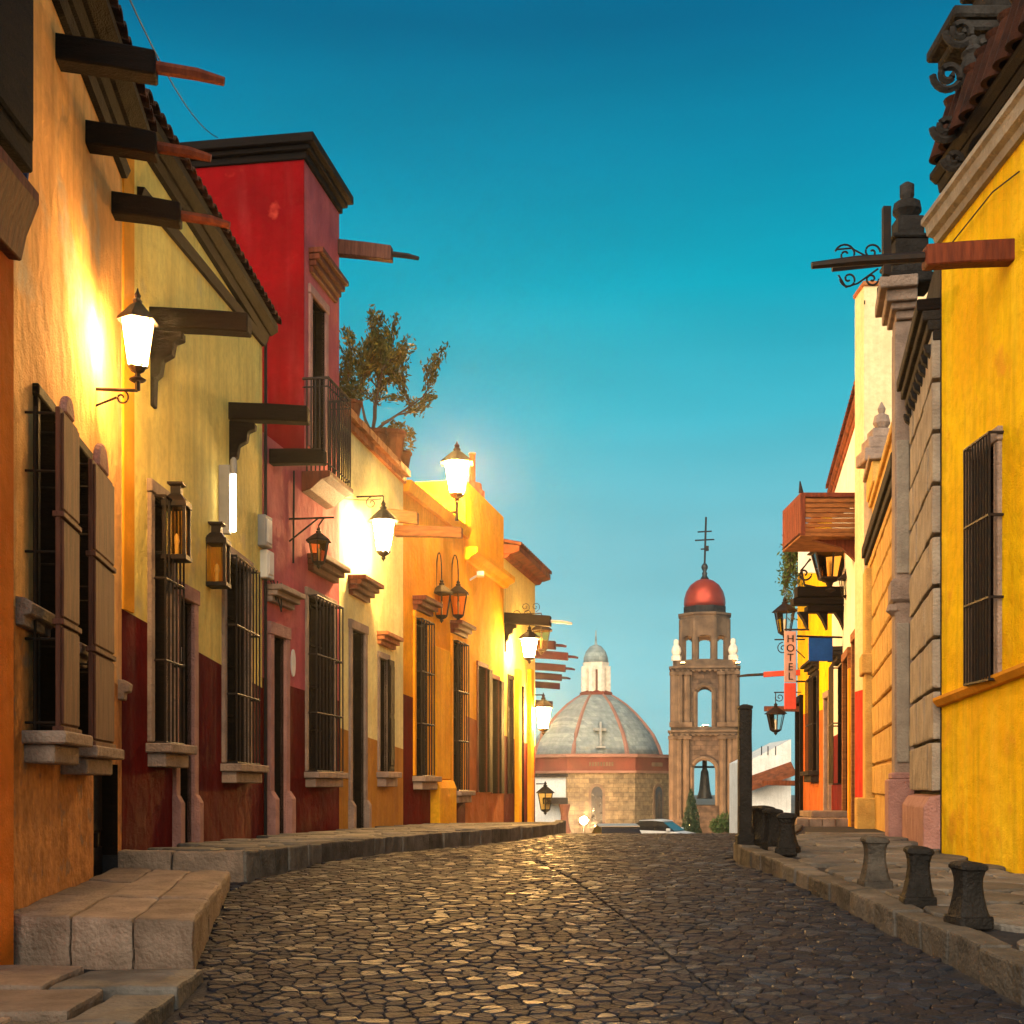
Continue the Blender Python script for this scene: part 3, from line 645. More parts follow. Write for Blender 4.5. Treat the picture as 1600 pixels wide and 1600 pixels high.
# white tube light under the corbel
tl = thing('tube_light', 'slim white lit tube light on the yellow wall under the carved corbel', 'light', tuple(f.W(f.U(360)+.2, .1, f.Z(360, 830))), None)
q = f.W(f.U(365, .16), .16, 0); z0, z1 = f.Z(362, 828, .16), f.Z(362, 738, .16)
MB().lathe([(.026, z0), (.03, z0+.02), (.03, z1-.02), (.026, z1)], (q.x, q.y, 0), 10).build('tube', M_tube, tl)
MB().lathe([(.036, z1), (.04, z1+.04), (.036, z1+.16), (.015, z1+.19)], (q.x, q.y, 0), 10).build('cap', M_pipe, tl)
MB(f).box(f.U(365, .16)-.04, f.U(365, .16)+.04, -.02, .125, z0-.03, z1+.1).build('back_plate', M_pipe, tl, bevel=.005)
# square carriage lanterns
def box_lantern(label, c, w, h):
    r = thing('carriage_lantern', label, 'lantern', tuple(c), 'square carriage lanterns on the yellow house')
    z0, z1 = c.z-h/2, c.z+h/2; a = w/2; fr = MB()
    for sx in (-1, 1):
        for sy in (-1, 1): fr.box(c.x+sx*a-.016, c.x+sx*a+.016, c.y+sy*a-.016, c.y+sy*a+.016, z0, z1)
    fr.box(c.x-a-.025, c.x+a+.025, c.y-a-.025, c.y+a+.025, z0-.035, z0+.012); fr.box(c.x-a-.025, c.x+a+.025, c.y-a-.025, c.y+a+.025, z1-.03, z1+.03)
    fr.build('frame', M_iron, r, bevel=.004)
    MB().loft([[(c.x+sx*s, c.y+sy*s, z) for sx, sy in ((-1,-1),(1,-1),(1,1),(-1,1))] for s, z in ((a*1.05, z1+.031), (a*.62, z1+.09), (a*.5, z1+.10), (a*.5, z1+.17), (a*.78, z1+.19), (a*.78, z1+.21))]).build('cap', M_iron, r)
    for i in range(4):
        ang = i*math.pi/2; d = Vector((math.cos(ang), math.sin(ang))); t = Vector((-d.y, d.x)); p = Vector((c.x, c.y))+d*(a-.006)
        e = t*(a-.018); MB().add([(p.x-e.x, p.y-e.y, z0+.014), (p.x+e.x, p.y+e.y, z0+.014), (p.x+e.x, p.y+e.y, z1-.032), (p.x-e.x, p.y-e.y, z1-.032)], [(0,1,2,3)]).build('pane', M_amberglass, r)
    MB().lathe([(.018, z0), (.02, z0+.12), (.03, z0+.15), (.022, z0+.2), (.003, z0+.23)], (c.x, c.y, 0), 8).build('candle', M_plaque, r)
    MB().tube([(c.x-a-.02, c.y+.02, z1), (c.x-a-.3, c.y+.02, z1)], .014, 5).tube([(c.x-a-.02, c.y+.02, z0+.05), (c.x-a-.3, c.y+.02, z0+.05)], .014, 5).build('bracket', M_iron, r)
c = at(276, 830, 12.25); box_lantern('black square carriage lantern left of the door on the yellow house', c, .19, .50)
c = at(339, 880, 14.0); box_lantern('black square carriage lantern right of the door on the yellow house', c, .21, .46)
# L3: pink house: one storey by the yellow house, red-walled upper storey behind
f = F((-3.24, 16.62), (-2.70, 20.0), 1); L3 = f
H = house(f, 'pink_house', 'pink house with red upper storey, iron balcony and dark red dado', LZ)
dp = (f.U(424), f.U(443), LZ(17)-.1, f.Z(424, 992)); wp = (f.U(480), f.U(520), f.Z(480, 1205), f.Z(480, 930)); uh = (f.U(486), f.U(507), f.Z(486, 700), f.Z(486, 462))
us_ = f.U(475); zterr = f.Z(440, 698); ztop = f.Z(475, 250)
dl = line(f, (454, 1072), (529, 1095))
wall(f, H, .01, us_, bl(f, LZ), (zterr, 0), [dp], M_pink, dado=dl, md=M_dadored, back=3.9)
wall(f, H, us_, f.L, bl(f, LZ), (zterr, 0), [wp], M_pink, dado=dl, md=M_dadored)
# upper storey: front pink, side wall red
wall(f, H, us_+.002, f.L-.002, (zterr, 0), (ztop, 0), [uh], M_pink, back=5., name='upper_wall')
MB(f).box(us_-.012, us_+.0, -5.0, .004, zterr+.003, ztop).build('side_wall', M_red, H)
MB(f).box(us_-.03, f.L+.0, .002, .016, zterr+.0, zterr+.001+.0).v
m = MB(f)
for k, (o_, z0, z1) in enumerate(((.05, 0, .10), (.12, .101, .17), (.20, .171, .30))): m.box(us_-o_, f.L+o_*.6, -5.05, o_, ztop+z0, ztop+z1)
m.build('cornice', M_wood, H, bevel=.01)
w_ = glasswin(f, H, uh[0], uh[1], uh[2], uh[3], .2, rows=4); surround(f, w_, uh[0], uh[1], uh[2], uh[3], .12, .03, M_pinkstone)
hood(f, w_, f.U(484), f.U(522), f.Z(486, 428), .22, M_redwood, h=.34, steps=4)
# balcony
zs = f.Z(512, 735, .38); ba, bb = f.U(513, .38), f.U(547, .38)
bal = MB(f).prof([(-.02, zs-.30), (.12, zs-.26), (.30, zs-.12), (.42, zs-.08), (.42, zs), (-.02, zs)], ba-.05, bb+.05).build('balcony', M_redwood, H, bevel=.01)
zr = f.Z(513, 590, .38)
for i in range(11): u = ba+(bb-ba)*i/10; MB().tube([f.W(u, .38, zs), f.W(u, .38, (zs+zr)/2), f.W(u, .38, zr)], [.012, .017, .012], 5).build('baluster', M_iron, bal)
for j in range(1, 6):
    v = .38*j/6
    for u in (ba, bb): MB().tube([f.W(u, v, zs), f.W(u, v, zr)], .012, 5).build('baluster', M_iron, bal)
for z, r in ((zr, .022), (zr-.12, .012), (zs+.1, .012)): MB().tube([f.W(ba, 0, z), f.W(ba, .38, z), f.W(bb, .38, z), f.W(bb, 0, z)], r, 5).build('rail', M_iron, bal)
# street level openings
dr = leafdoor(f, H, *dp, .16, M_redwood, 4); surround(f, dr, dp[0], dp[1], dp[2], dp[3], .15, .045, M_pinkstone); hood(f, dr, f.U(418), f.U(452), f.Z(424, 942), .22, M_stone, h=.22)
for s in (dp[0]-.17, dp[1]+.01): MB(f).prof([(-.02, LZ(17)-.1), (.12, LZ(17)-.1), (.12, LZ(17)+.48), (.05, LZ(17)+.58), (-.02, LZ(17)+.58)], s, s+.16).build('plinth', M_pinkstone, dr, bevel=.006)
wn = glasswin(f, H, wp[0], wp[1], wp[2], wp[3], .2, rows=4); bars(f, wn, wp[0]-.03, wp[1]+.03, wp[2], wp[3]-.01, .15, 9, 4, .012); sill(f, wn, wp[0]-.08, wp[1]+.05, wp[2]-.01, .22, M_stone, .22)
surround(f, wn, wp[0], wp[1], wp[2], wp[3], .10, .03, M_stone); hood(f, wn, f.U(482), f.U(521), f.Z(480, 890), .26, M_redwood, h=.24)
MB(f).lathe([(.0, 0)]*0+[(.12, -.01), (.12, .01)], (0, 0, 0), 12) if False else None
n = 16; cu, cz = f.U(457), f.Z(457, 1036); ov = MB(f).face([(cu+.085*math.cos(2*math.pi*i/n), cz+.19*math.sin(2*math.pi*i/n)) for i in range(n)], -.01, .02).build('house_plaque', M_plaque, H)
canal(f, f.U(424), f.Z(424, 715), .74, 0, 'timber water spout below the balcony, draining the pink house terrace', w=.18, h=.20, slope=.03)
canal(f, f.U(530), f.Z(530, 388), .85, .42, 'slim grey water spout at the top of the red upper storey', w=.17, h=.24, mt=M_shutter, tipmat=M_iron, slope=.17)
for (a, b, y0, y1, pr, lb) in ((415, 428, 803, 852, .14, 'upper grey meter box with cables on the pink wall'), (418, 432, 858, 902, .12, 'lower pale tilted meter box with cables on the pink wall')):
    q = f.W(f.U(a), 0, f.Z(a, y1)); r = thing('meter_box', lb, 'meter box', tuple(q), 'meter boxes on the pink wall')
    u0 = f.U(a, pr); MB(f).box(u0, u0+.26, -.01, pr, f.Z(a, y1, pr), f.Z(a, y0, pr)).build('case', M_pipe if pr > .13 else M_plaque, r, bevel=.012)
    MB(f).box(u0+.04, u0+.22, pr-.003, pr+.012, f.Z(a, y1, pr)+.05, f.Z(a, y0, pr)-.05).build('cover', M_plaque, r, bevel=.005)
for k in range(2):
    u = f.U(413+k*6)+.05; cable([f.W(u, .05, f.Z(414, 900)), f.W(u+.12, .10+.02*k, f.Z(414, 935+k*16)), f.W(u+.32, .05, f.Z(414, 902))], ('shorter left cable loop hanging below the meter boxes, pink wall', 'longer right cable loop hanging below the meter boxes, pink wall')[k], .010)
    bpy.context.scene.collection.objects[-1]['group'] = 'cable loops under the meter boxes'
cable([f.W(.03, .03, LZ(17)), f.W(.03, .03, f.Z(411, 520))], 'black cable running up the joint between yellow and pink houses', .022)
cable([f.W(f.U(455), .03, f.Z(455, 880)), f.W(f.U(456), .03, f.Z(455, 735))], 'thin black cable running up the pink wall below the terrace spout', .015)
# hanging lantern on bar bracket
HL = hex_lantern('hanging_lantern', 'black hanging lantern with amber glass on a braced bar, pink wall', .30, .30, M_amberglass, 'hanging lanterns')
pc = at(498, 862, 18.1); place(HL, pc)
b_ = MB(); u0 = f.U(452); zz = f.Z(452, 811); p0 = f.W(u0, .0, zz); p1 = f.W(u0, .62, zz+.02); p2 = f.W(u0, .0, f.Z(452, 846)); tp = Vector((pc.x, pc.y, zz-.0))
b_.tube([tuple(p0-pc), tuple(f.W(u0, .64, zz)-pc)], .014, 5).tube([tuple(p2-pc), tuple(f.W(u0, .42, zz)-pc)], .013, 5).tube([(0, 0, .30), tuple(Vector((0, 0, zz-pc.z)))], .008, 5).tube([tuple(f.W(u0, .5, zz)-pc), (0, 0, zz-pc.z)], .012, 5)
bo = b_.build('bracket', M_iron); bo.parent = HL
# L4: pale yellow house
f = F((-2.70, 20.0), (-2.05, 24.1), 1); L4 = f
H = house(f, 'pale_yellow_house', 'pale yellow house in strong lamplight with brick eave and ochre dado', LZ)
dd = (f.U(548), f.U(568), LZ(21)-.1, f.Z(548, 982)); ww = (f.U(592), f.U(604), f.Z(592, 1205), f.Z(592, 1028))
zt4 = f.Z(545, 672); zu4 = f.Z(632, 758); top4 = (zt4-(zu4-zt4)/(f.U(632)-f.U(545))*f.U(545), (zu4-zt4)/(f.U(632)-f.U(545)))
wall(f, H, .002, f.L, bl(f, LZ), top4, [dd, ww], M_paleyellow, dado=line(f, (530, 1137), (628, 1170)), md=M_ochredado)
m = MB(f)
u0, u1 = .0, f.L; z0, z1 = top4[0], top4[0]+top4[1]*f.L
nb = 26
for k in range(nb):                       # brick eave: header bricks in two courses
    for c, (o_, h0, h1) in enumerate(((.07, 0., .11), (.15, .115, .23))):
        a = u0+(u1-u0)*(k+.04+.5*c*0)/nb; b = u0+(u1-u0)*(k+.96)/nb; zz = z0+(z1-z0)*k/nb
        MB(f).box(a, b, -.2, o_+random.uniform(-.006, .006), zz+h0, zz+h1).build('brick', M_brick, H)
MB(f).box(u0, u1, -.3, .11, z0-.02, z0-.0) if False else None
dr = leafdoor(f, H, *dd, .18, M_wood, 4); surround(f, dr, dd[0], dd[1], dd[2], dd[3], .13, .04, M_stone); hood(f, dr, f.U(545), f.U(572), f.Z(545, 928), .30, M_redwood, h=.3, steps=4)
MB(f).box(f.U(548), f.U(556), -.10, -.08, f.Z(552, 1068), f.Z(552, 1046)).build('notice', M_plaque, dr)
for s in (dd[0]-.15, dd[1]+.01): MB(f).prof([(-.02, LZ(21)-.1), (.10, LZ(21)-.1), (.10, LZ(21)+.38), (.05, LZ(21)+.46), (-.02, LZ(21)+.46)], s, s+.14).build('plinth', M_stone, dr, bevel=.006)
wn = glasswin(f, H, ww[0], ww[1], ww[2], ww[3], .18, rows=4); surround(f, wn, ww[0], ww[1], ww[2], ww[3], .10, .03, M_stone); hood(f, wn, f.U(590), f.U(613), f.Z(590, 1006), .2, M_brick, h=.22); sill(f, wn, ww[0]-.1, ww[1]+.2, ww[2]-.01, .22, M_stone, .26)
us2 = f.U(608, .12); MB(f).box(us2, us2+.36, .09, .13, ww[2], ww[3]).build('shutter', M_wood, wn, bevel=.008)
MB(f).box(us2+.04, us2+.32, .125, .145, ww[2]+.1, (ww[2]+ww[3])/2-.04).build('panel', M_wood, wn, bevel=.008); MB(f).box(us2+.04, us2+.32, .125, .145, (ww[2]+ww[3])/2+.04, ww[3]-.1).build('panel', M_wood, wn, bevel=.008)
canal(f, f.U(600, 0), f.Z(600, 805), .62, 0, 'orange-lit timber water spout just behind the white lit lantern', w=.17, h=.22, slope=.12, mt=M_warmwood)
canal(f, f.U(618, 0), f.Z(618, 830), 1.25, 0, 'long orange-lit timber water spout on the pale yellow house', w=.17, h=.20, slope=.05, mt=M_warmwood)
LB = hex_lantern('wall_lantern', 'bright white lit lantern with round cap, pale yellow house, hanging before two spouts', .39, .50, M_litwhite, 'lit lanterns', True, 'round')
pc = at(599, 838, 20.9); place(LB, pc)
b_ = MB(); un = (Vector((pc.x, pc.y))-f.p0).dot(f.t); zz = pc.z+.66
b_.tube([tuple(f.W(un, -.02, zz)-pc), (0, 0, zz-pc.z)], .014, 5).tube([(0, 0, .58), (0, 0, zz-pc.z)], .010, 5); scroll(b_, f.W(un, .25, zz-.11)-pc, Vector((f.n.x, f.n.y, 0)), .10, 1.3, math.pi/2, 1, .008)
bo = b_.build('bracket', M_iron); bo.parent = LB
cable(sag(L3.W(L3.U(500), .05, L3.Z(500, 772)), f.W(f.L*.5, .12, f.Z(580, 776)), .05), 'thin cable looped along the pale yellow wall below the balcony', .008)
# terrace planting above the pale yellow house
def leafmass(mb, c, r, n, size, flat=1.):
    for _ in range(n):
        while True:
            d = Vector((random.uniform(-1, 1), random.uniform(-1, 1), random.uniform(-1, 1)))
            if .2 < d.length < 1: break
        p = Vector(c)+Vector((d.x*r[0], d.y*r[1], d.z*r[2])); leaf(mb, p, size)
def leaf(mb, p, s, d=None):
    a = Vector((random.gauss(0, 1), random.gauss(0, 1), random.gauss(0, 1))).normalized() if d is None else (d.normalized()+Vector((random.gauss(0, .5), random.gauss(0, .5), random.gauss(0, .5)))).normalized()
    b = a.cross(Vector((random.gauss(0, 1), random.gauss(0, 1), random.gauss(0, 1)))).normalized(); s *= random.uniform(.7, 1.3)
    q = [p-a*s, p+b*s*.35, p+a*s, p-b*s*.35]; mb.add([tuple(x) for x in q], [(0, 1, 2, 3)])
zroof = lambda u: top4[0]+top4[1]*u
tb = f.W(2.75, -.22, zroof(2.75)+.2)
TR = thing('potted_tree', 'small loose-leaved olive tree on the roof terrace beside the red house', 'tree', tuple(tb), None)
MB().lathe([(.20, 0), (.27, .32), (.29, .34), (.29, .40), (.24, .40)], tuple(tb), 12).build('pot', M_terra, TR)
tr, lf, lf2 = MB(), MB(), MB()
def branch(p, d, ln, r, lvl):
    pts = [p]; q = p.copy(); dd_ = d.copy()
    for i in range(4):
        dd_ = (dd_+Vector((random.gauss(0, .12), random.gauss(0, .12), random.gauss(.05, .08)))).normalized(); q = q+dd_*ln/4; pts.append(q.copy())
    tr.tube([tuple(x) for x in pts], [r*(1-.16*i) for i in range(5)], 5)
    if lvl == 0 or lvl == 1:
        for i in range(80 if lvl == 0 else 40):
            t = random.uniform(.2, 1.05); k = min(3, int(t*4)); b = pts[k].lerp(pts[k+1], min(1, t*4-k)); (leaf(lf if random.random() < .68 else lf2, b+Vector((random.gauss(0, .045), random.gauss(0, .045), random.gauss(0, .045))), .05, dd_))
    if lvl > 0:
        for i in range(3 if lvl > 1 else 4):
            t = random.choice((1, 2, 3, 4)); dv = (dd_+Vector((random.gauss(0, .55), random.gauss(0, .55), random.gauss(.25, .3)))).normalized(); branch(pts[t], dv, ln*random.uniform(.55, .8), r*.55, lvl-1)
s0 = tb+Vector((0, 0, .36))
for d in ((.80, .1, .72), (.30, -.1, 1.), (-.1, .15, 1.05), (-.5, 0, .9), (.1, .3, .95), (-.8, 0, .8)): branch(s0, Vector(d).normalized(), 1.12, .032, 2)
tr.build('trunk', M_bark, TR); lf.build('crown', M_leaf, TR); lf2.build('lit_tint_leaves', M_leafgold, TR)  # gold-coloured leaves scattered in the crown stand in for lit foliage
def planter(u, v, r, h, label, lr, lh, ml, n, mp=M_terra):
    q = f.W(u, v, zroof(u)+.2); t = thing('planter', label, 'planter', tuple(q), 'planters along the roof terrace')
    MB().lathe([(r*.72, 0), (r, h*.85), (r*1.12, h*.87), (r*1.12, h), (r*.9, h)], tuple(q), 12).build('pot', mp, t)
    m = MB(); leafmass(m, q+Vector((0, 0, h+lh*.75)), (lr, lr, lh), n, .05); m.build('foliage', ml, t)
planter(.9, -.10, .20, .36, 'dark bushy planter squeezed beside the red house balcony', .33, .30, M_leaf, 420)
planter(3.25, .0, .25, .52, 'stout planter with sparse foliage in the middle of the roof terrace', .20, .13, M_leafgold, 120)
planter(3.98, .0, .19, .34, 'shrub with lamplight-gold coloured leaves in a pot at the far end of the roof terrace', .30, .32, M_leafgold, 420)
# L5: orange house
f = F((-2.05, 24.12), (-1.05, 28.8), 1); L5 = f
H = house(f, 'orange_house', 'glowing orange house with yellow pilaster and deep barred windows', LZ)
wa = (f.U(648), f.U(668), f.Z(648, 1212), f.Z(648, 965)); wb = (f.U(706), f.U(723), f.Z(706, 1235), f.Z(706, 1000))
wall(f, H, .002, f.L, bl(f, LZ), (f.Z(640, 760), 0), [wa, wb], M_orange, dado=line(f, (632, 1085), (725, 1120)), md=M_dadored)
for w in (wa, wb):
    wn = glasswin(f, H, w[0], w[1], w[2], w[3], .2, rows=4); surround(f, wn, w[0], w[1], w[2], w[3], .12, .04, M_orange); bars(f, wn, w[0], w[1], w[2], w[3]-.02, .14, 6, 4, .014)
    hood(f, wn, w[0]-.1, w[1]+.1, w[3]+.15, .28, M_redwood, h=.26); sill(f, wn, w[0]-.1, w[1]+.1, w[2]-.01, .26, M_stone, .26)
pa = MB(f); up0, up1 = f.U(675), f.U(697); zz = LZ(26)
pa.box(up0, up1, -.03, .10, zz+.9, f.Z(676, 1010)); pa.build('pilaster', M_amber, H, bevel=.015)
MB(f).prof([(-.03, zz-.1), (.2, zz-.1), (.2, zz+.72), (.14, zz+.88), (-.03, zz+.9)], up0-.12, up1+.12).build('plinth', M_amber, H, bevel=.015)
MB(f).prof([(-.03, 0+f.Z(640, 775)), (.10, f.Z(640, 775)), (.16, f.Z(640, 758)), (-.03, f.Z(640, 757))], .02, f.L-.02).build('cornice', M_amber, H)
for k, (px, py, dy, lb) in enumerate(((690, 945, 26.4, 'nearer unlit black lantern on the orange house'), (716, 945, 27.6, 'farther unlit black lantern on the orange house beside the amber wall'))):
    l_ = hex_lantern('hanging_lantern', lb, .42, .46, M_amberglass, 'hanging lanterns'); pc = at(px, py, dy); place(l_, pc)
    un = (Vector((pc.x, pc.y))-f.p0).dot(f.t); b_ = MB(); pts = [Vector((0, 0, .5))]
    vn = (Vector((pc.x, pc.y))-f.p0).dot(f.n)
    for i in range(13): a = math.pi*i/12; pts.append(f.W(un, vn*.5+vn*.5*math.cos(a), pc.z+.66+.42*math.sin(a))-pc)
    b_.tube([tuple(p) for p in pts], .014, 5); b_.tube([tuple(f.W(un, -.02, pc.z+.2)-pc), tuple(f.W(un, -.0, pc.z+.9)-pc)], .02, 5); b_.tube([tuple(f.W(un, 0, pc.z+.3)-pc), (0, 0, .34)], .012, 5)
    bo = b_.build('bracket', M_iron); bo.parent = l_
# rooftop lantern on its post
LC = hex_lantern('roof_lantern', 'glaring lit lantern standing high on the orange house parapet', .60, .66, M_litstrong, 'lit lanterns', True)
pc = at(714, 748, 27.2); place(LC, pc)
un = (Vector((pc.x, pc.y))-f.p0).dot(f.t); b_ = MB(); b_.tube([(0, 0, -.5), (0, 0, f.Z(640, 760)-pc.z-.1)], .04, 8); b_.tube([tuple(f.W(un, -.05, f.Z(640, 760)+.08)-pc), (0, 0, f.Z(640, 760)+.08-pc.z)], .035, 6)
bo = b_.build('post', M_iron); bo.parent = LC
# L6: amber house with tall parapet
f = F((-1.05, 28.82), (-.245, 32.7), 1); L6 = f
H = house(f, 'amber_house', 'amber house with tall plain parapet and chimney pipe beyond the orange house', LZ)
w6 = (f.U(746), f.U(759), f.Z(746, 1238), f.Z(746, 1040)); w6b = (f.U(768), f.U(778), f.Z(768, 1240), f.Z(768, 1060))
wall(f, H, .002, f.L+.15, bl(f, LZ), (f.Z(740, 762), 0), [w6, w6b], M_amber, dado=line(f, (727, 1118), (773, 1138)), md=M_orangedado)
for w in (w6, w6b):
    wn = glasswin(f, H, w[0], w[1], w[2], w[3], .2, rows=3); surround(f, wn, w[0], w[1], w[2], w[3], .1, .03, M_redwood)
    us2 = w[1]+.02; MB(f).box(us2, us2+.35, .03, .09, w[2], w[3]).build('shutter', M_wood, wn, bevel=.008)
zc = f.Z(730, 878); MB(f).prof([(-.02, zc), (.10, zc), (.16, zc+.08), (.30, zc+.16), (.30, zc+.28), (-.02, zc+.30)], -.1, f.L+.16).build('cornice', M_amber, H, bevel=.01)
q = f.W(f.U(757), -.3, f.Z(740, 762)); MB().lathe([(.30, -.02), (.30, .18), (.24, .2), (.22, .36), (.10, .40), (.075, .42), (.075, 1.05), (.09, 1.06), (.09, 1.1)], tuple(q), 10).build('chimney', M_terra, H)
q = f.W(f.U(735), .2, f.Z(735, 898)); sc_ = thing('security_camera', 'small white security camera on the amber wall under the cornice', 'camera', tuple(q)); MB().box(q.x-.05, q.x+.12, q.y-.14, q.y+.1, q.z-.05, q.z+.06).build('housing', M_plaque, sc_, bevel=.015); MB().tube([tuple(q), tuple(q-Vector((.25, 0, .15)))], .025, 6).build('arm', M_plaque, sc_)
# L7 and L8
f = F((-.245, 32.72), (.67, 37.2), 1); L7 = f
H = house(f, 'eaved_house', 'yellow house with sloping tiled eave at the end of the left row', LZ)
w7 = (f.U(794), f.U(800), f.Z(794, 1240), f.Z(794, 1060)); w7b = (f.U(812), f.U(819), LZ(35)-.1, f.Z(812, 1070))
wall(f, H, .16, f.L, bl(f, LZ), (f.Z(790, 872), 0), [w7, w7b], M_yellowL, dado=line(f, (790, 1150), (834, 1165)), md=M_dadored)
wn = glasswin(f, H, w7[0], w7[1], w7[2], w7[3], .2, rows=3); surround(f, wn, w7[0], w7[1], w7[2], w7[3], .1, .03, M_wood); leafdoor(f, H, *w7b, .18, M_wood, 3)
for px in (804, 824):
    u = f.U(px); MB(f).box(u, u+.4, -.03, .12, LZ(35)-.3, f.Z(px, 1045)).build('pilaster', M_amber, H, bevel=.01)
eave(f, H, .1, f.L+.2, f.Z(790, 868), .42, M_terra, th=.14, tstep=.26)
canal(f, f.U(789), f.Z(789, 966), 1.2, .55, 'dark timber spout over the pair of lanterns, pale pipe tip', w=.24, h=.28, corbel=True, slope=.09, tipmat=M_pipe)
for k, (px, py, lit) in enumerate(((827, 1013, True), (846, 1000, False))):
    l_ = hex_lantern('hanging_lantern', ('lit black-capped lantern hanging under the timber spout, nearer of a pair', 'dim black-capped lantern hanging behind the lit one, farther of a pair')[k], .52, .50, M_lit if lit else M_amberglass, 'lit lanterns' if lit else 'hanging lanterns', lit)
    pc = at(px, py, 33.3+1.2*k); place(l_, pc)
    b_ = MB(); un = (Vector((pc.x, pc.y))-f.p0).dot(f.t); b_.tube([tuple(f.W(un, -.02, pc.z+.72)-pc), (0, 0, .72)], .016, 5).tube([(0, 0, .55), (0, 0, .72)], .012, 5)
    for a in (.22, .5): scroll(b_, f.W(un, a, pc.z+.9)-pc, Vector((f.n.x, f.n.y, 0)), .13, 1.4, -math.pi/2, 1, .010)
    bo = b_.build('bracket', M_iron); bo.parent = l_
f = F((.67, 37.25), (1.02, 58), 1)
H = house(f, 'far_house', 'far end house just showing behind the eaved house', LZ)
wall(f, H, .02, f.L, (LZ(50)-1, 0), (CZ+5.2, 0), [], M_orange)
for k, (y, z, ln) in enumerate(((35.5, 3.98, .9), (38.5, 4.0, 1.0), (41.5, 3.92, 1.0), (44.8, 3.90, .95), (48, 3.85, .95), (56, 3.7, .8))):
    ff = L7 if y < 37 else f; u = (y-ff.p0.y)/ff.t.y; canal(ff, u, CZ+z, ln, .3 if k < 4 else 0, '%s of the row of plum timber spouts against the sky at the left row end' % ('nearest', 'second', 'third', 'fourth', 'fifth', 'farthest')[k], w=.2, h=.24, mt=M_plum, tipmat=M_plum, slope=.07, group='row of spouts against the sky')
LD = hex_lantern('wall_lantern', 'glaring lit lantern half hidden at the end of the left row', .5, .6, M_litstrong, 'lit lanterns', True); pc = at(849, 1122, 36.4); place(LD, pc); f = L7
b_ = MB(); un = (Vector((pc.x, pc.y))-f.p0).dot(f.t); b_.tube([tuple(f.W(un, -.02, pc.z+.66)-pc), (0, 0, .66)], .02, 5).tube([(0, 0, .45), (0, 0, .66)], .015, 5); bo = b_.build('bracket', M_iron); bo.parent = LD
# ------------------------------------------------------------------ right row of houses
f = F((4.25, 4.2), (4.23, 12.6), -1); R1 = f
H = thing('yellow_house', 'bright yellow house with one tall barred window, nearest on the right', 'house', (4.25, 10, RZ(10)), 'houses along the street')
wr = (f.U(1558), f.U(1520), CZ+.95, CZ+3.0)
wall(f, H, 0, f.L, (RZ(4.2)-.3, .02), (CZ+5.93, 0), [wr], M_yellowR, back=5.)
wn = glasswin(f, H, *wr, .2, rows=5); surround(f, wn, *wr, .11, .035, M_stone); bars(f, wn, f.U(1546, .12), f.U(1507, .12), wr[2]-.02, wr[3]+.06, .12, 10, 4, .011)
zl = line(f, (1600, 1047), (1472, 1096)); m = MB(f)
for a, b in ((0, f.L),):
    za, zb_ = zl[0]+zl[1]*a, zl[0]+zl[1]*b
    m.loft([[(a, -.02, za-.06), (a, .05, za-.05), (a, .09, za), (a, .09, za+.03), (a, -.02, za+.045)], [(b, -.02, zb_-.06), (b, .05, zb_-.05), (b, .09, zb_), (b, .09, zb_+.03), (b, -.02, zb_+.045)]])
m.build('ledge', M_stripe, H)
zc = CZ+5.36
MB(f).prof([(-.03, zc), (.05, zc), (.07, zc+.06), (.13, zc+.08), (.15, zc+.17), (.19, zc+.19), (.19, zc+.24), (-.03, zc+.28)], 0, f.L+.05).build('string_cornice', M_greystone, H)
eave(f, H, 2, f.L, CZ+5.93, .12, M_wood, th=.05, tiles=False)
u = 3.5
while u < f.L-.05:                       # clay tiles standing along the parapet
    R = .125; n = 7; m = MB(f)
    rr = []
    for k, (zz, vv, sc) in enumerate(((CZ+6.03, .10, 1.), (CZ+6.55, -.04, .80), (CZ+6.60, -.04, 1.0))):
        rr.append([(u+R*sc*math.cos(math.pi*i/n), vv+R*sc*math.sin(math.pi*i/n), zz) for i in range(n+1)]+[(u+R*.75*sc*math.cos(math.pi*i/n), vv-.02+R*.75*sc*math.sin(math.pi*i/n), zz) for i in range(n, -1, -1)])
    m.loft(rr); m.build('roof_tile', M_tiledark, H); u += .27
MB(f).box(3, f.L-1.0, -.5, -.12, CZ+5.94, CZ+6.35).build('parapet', M_darkstone, H)
canal(f, f.U(1580), f.Z(1580, 395), .74, .95, 'brown timber water spout with long dark pipe, right yellow wall', w=.16, h=.19, tipmat=M_iron, slope=.05, mt=M_redwood)
cable([f.W(f.U(1600), .04, f.Z(1600, 268)), f.W(f.U(1560), .05, f.Z(1560, 300)), f.W(f.U(1500), .04, f.Z(1500, 372)), f.W(f.U(1478), .04, f.Z(1478, 400))], 'thin cable sagging below the stone cornice on the right yellow wall', .007)
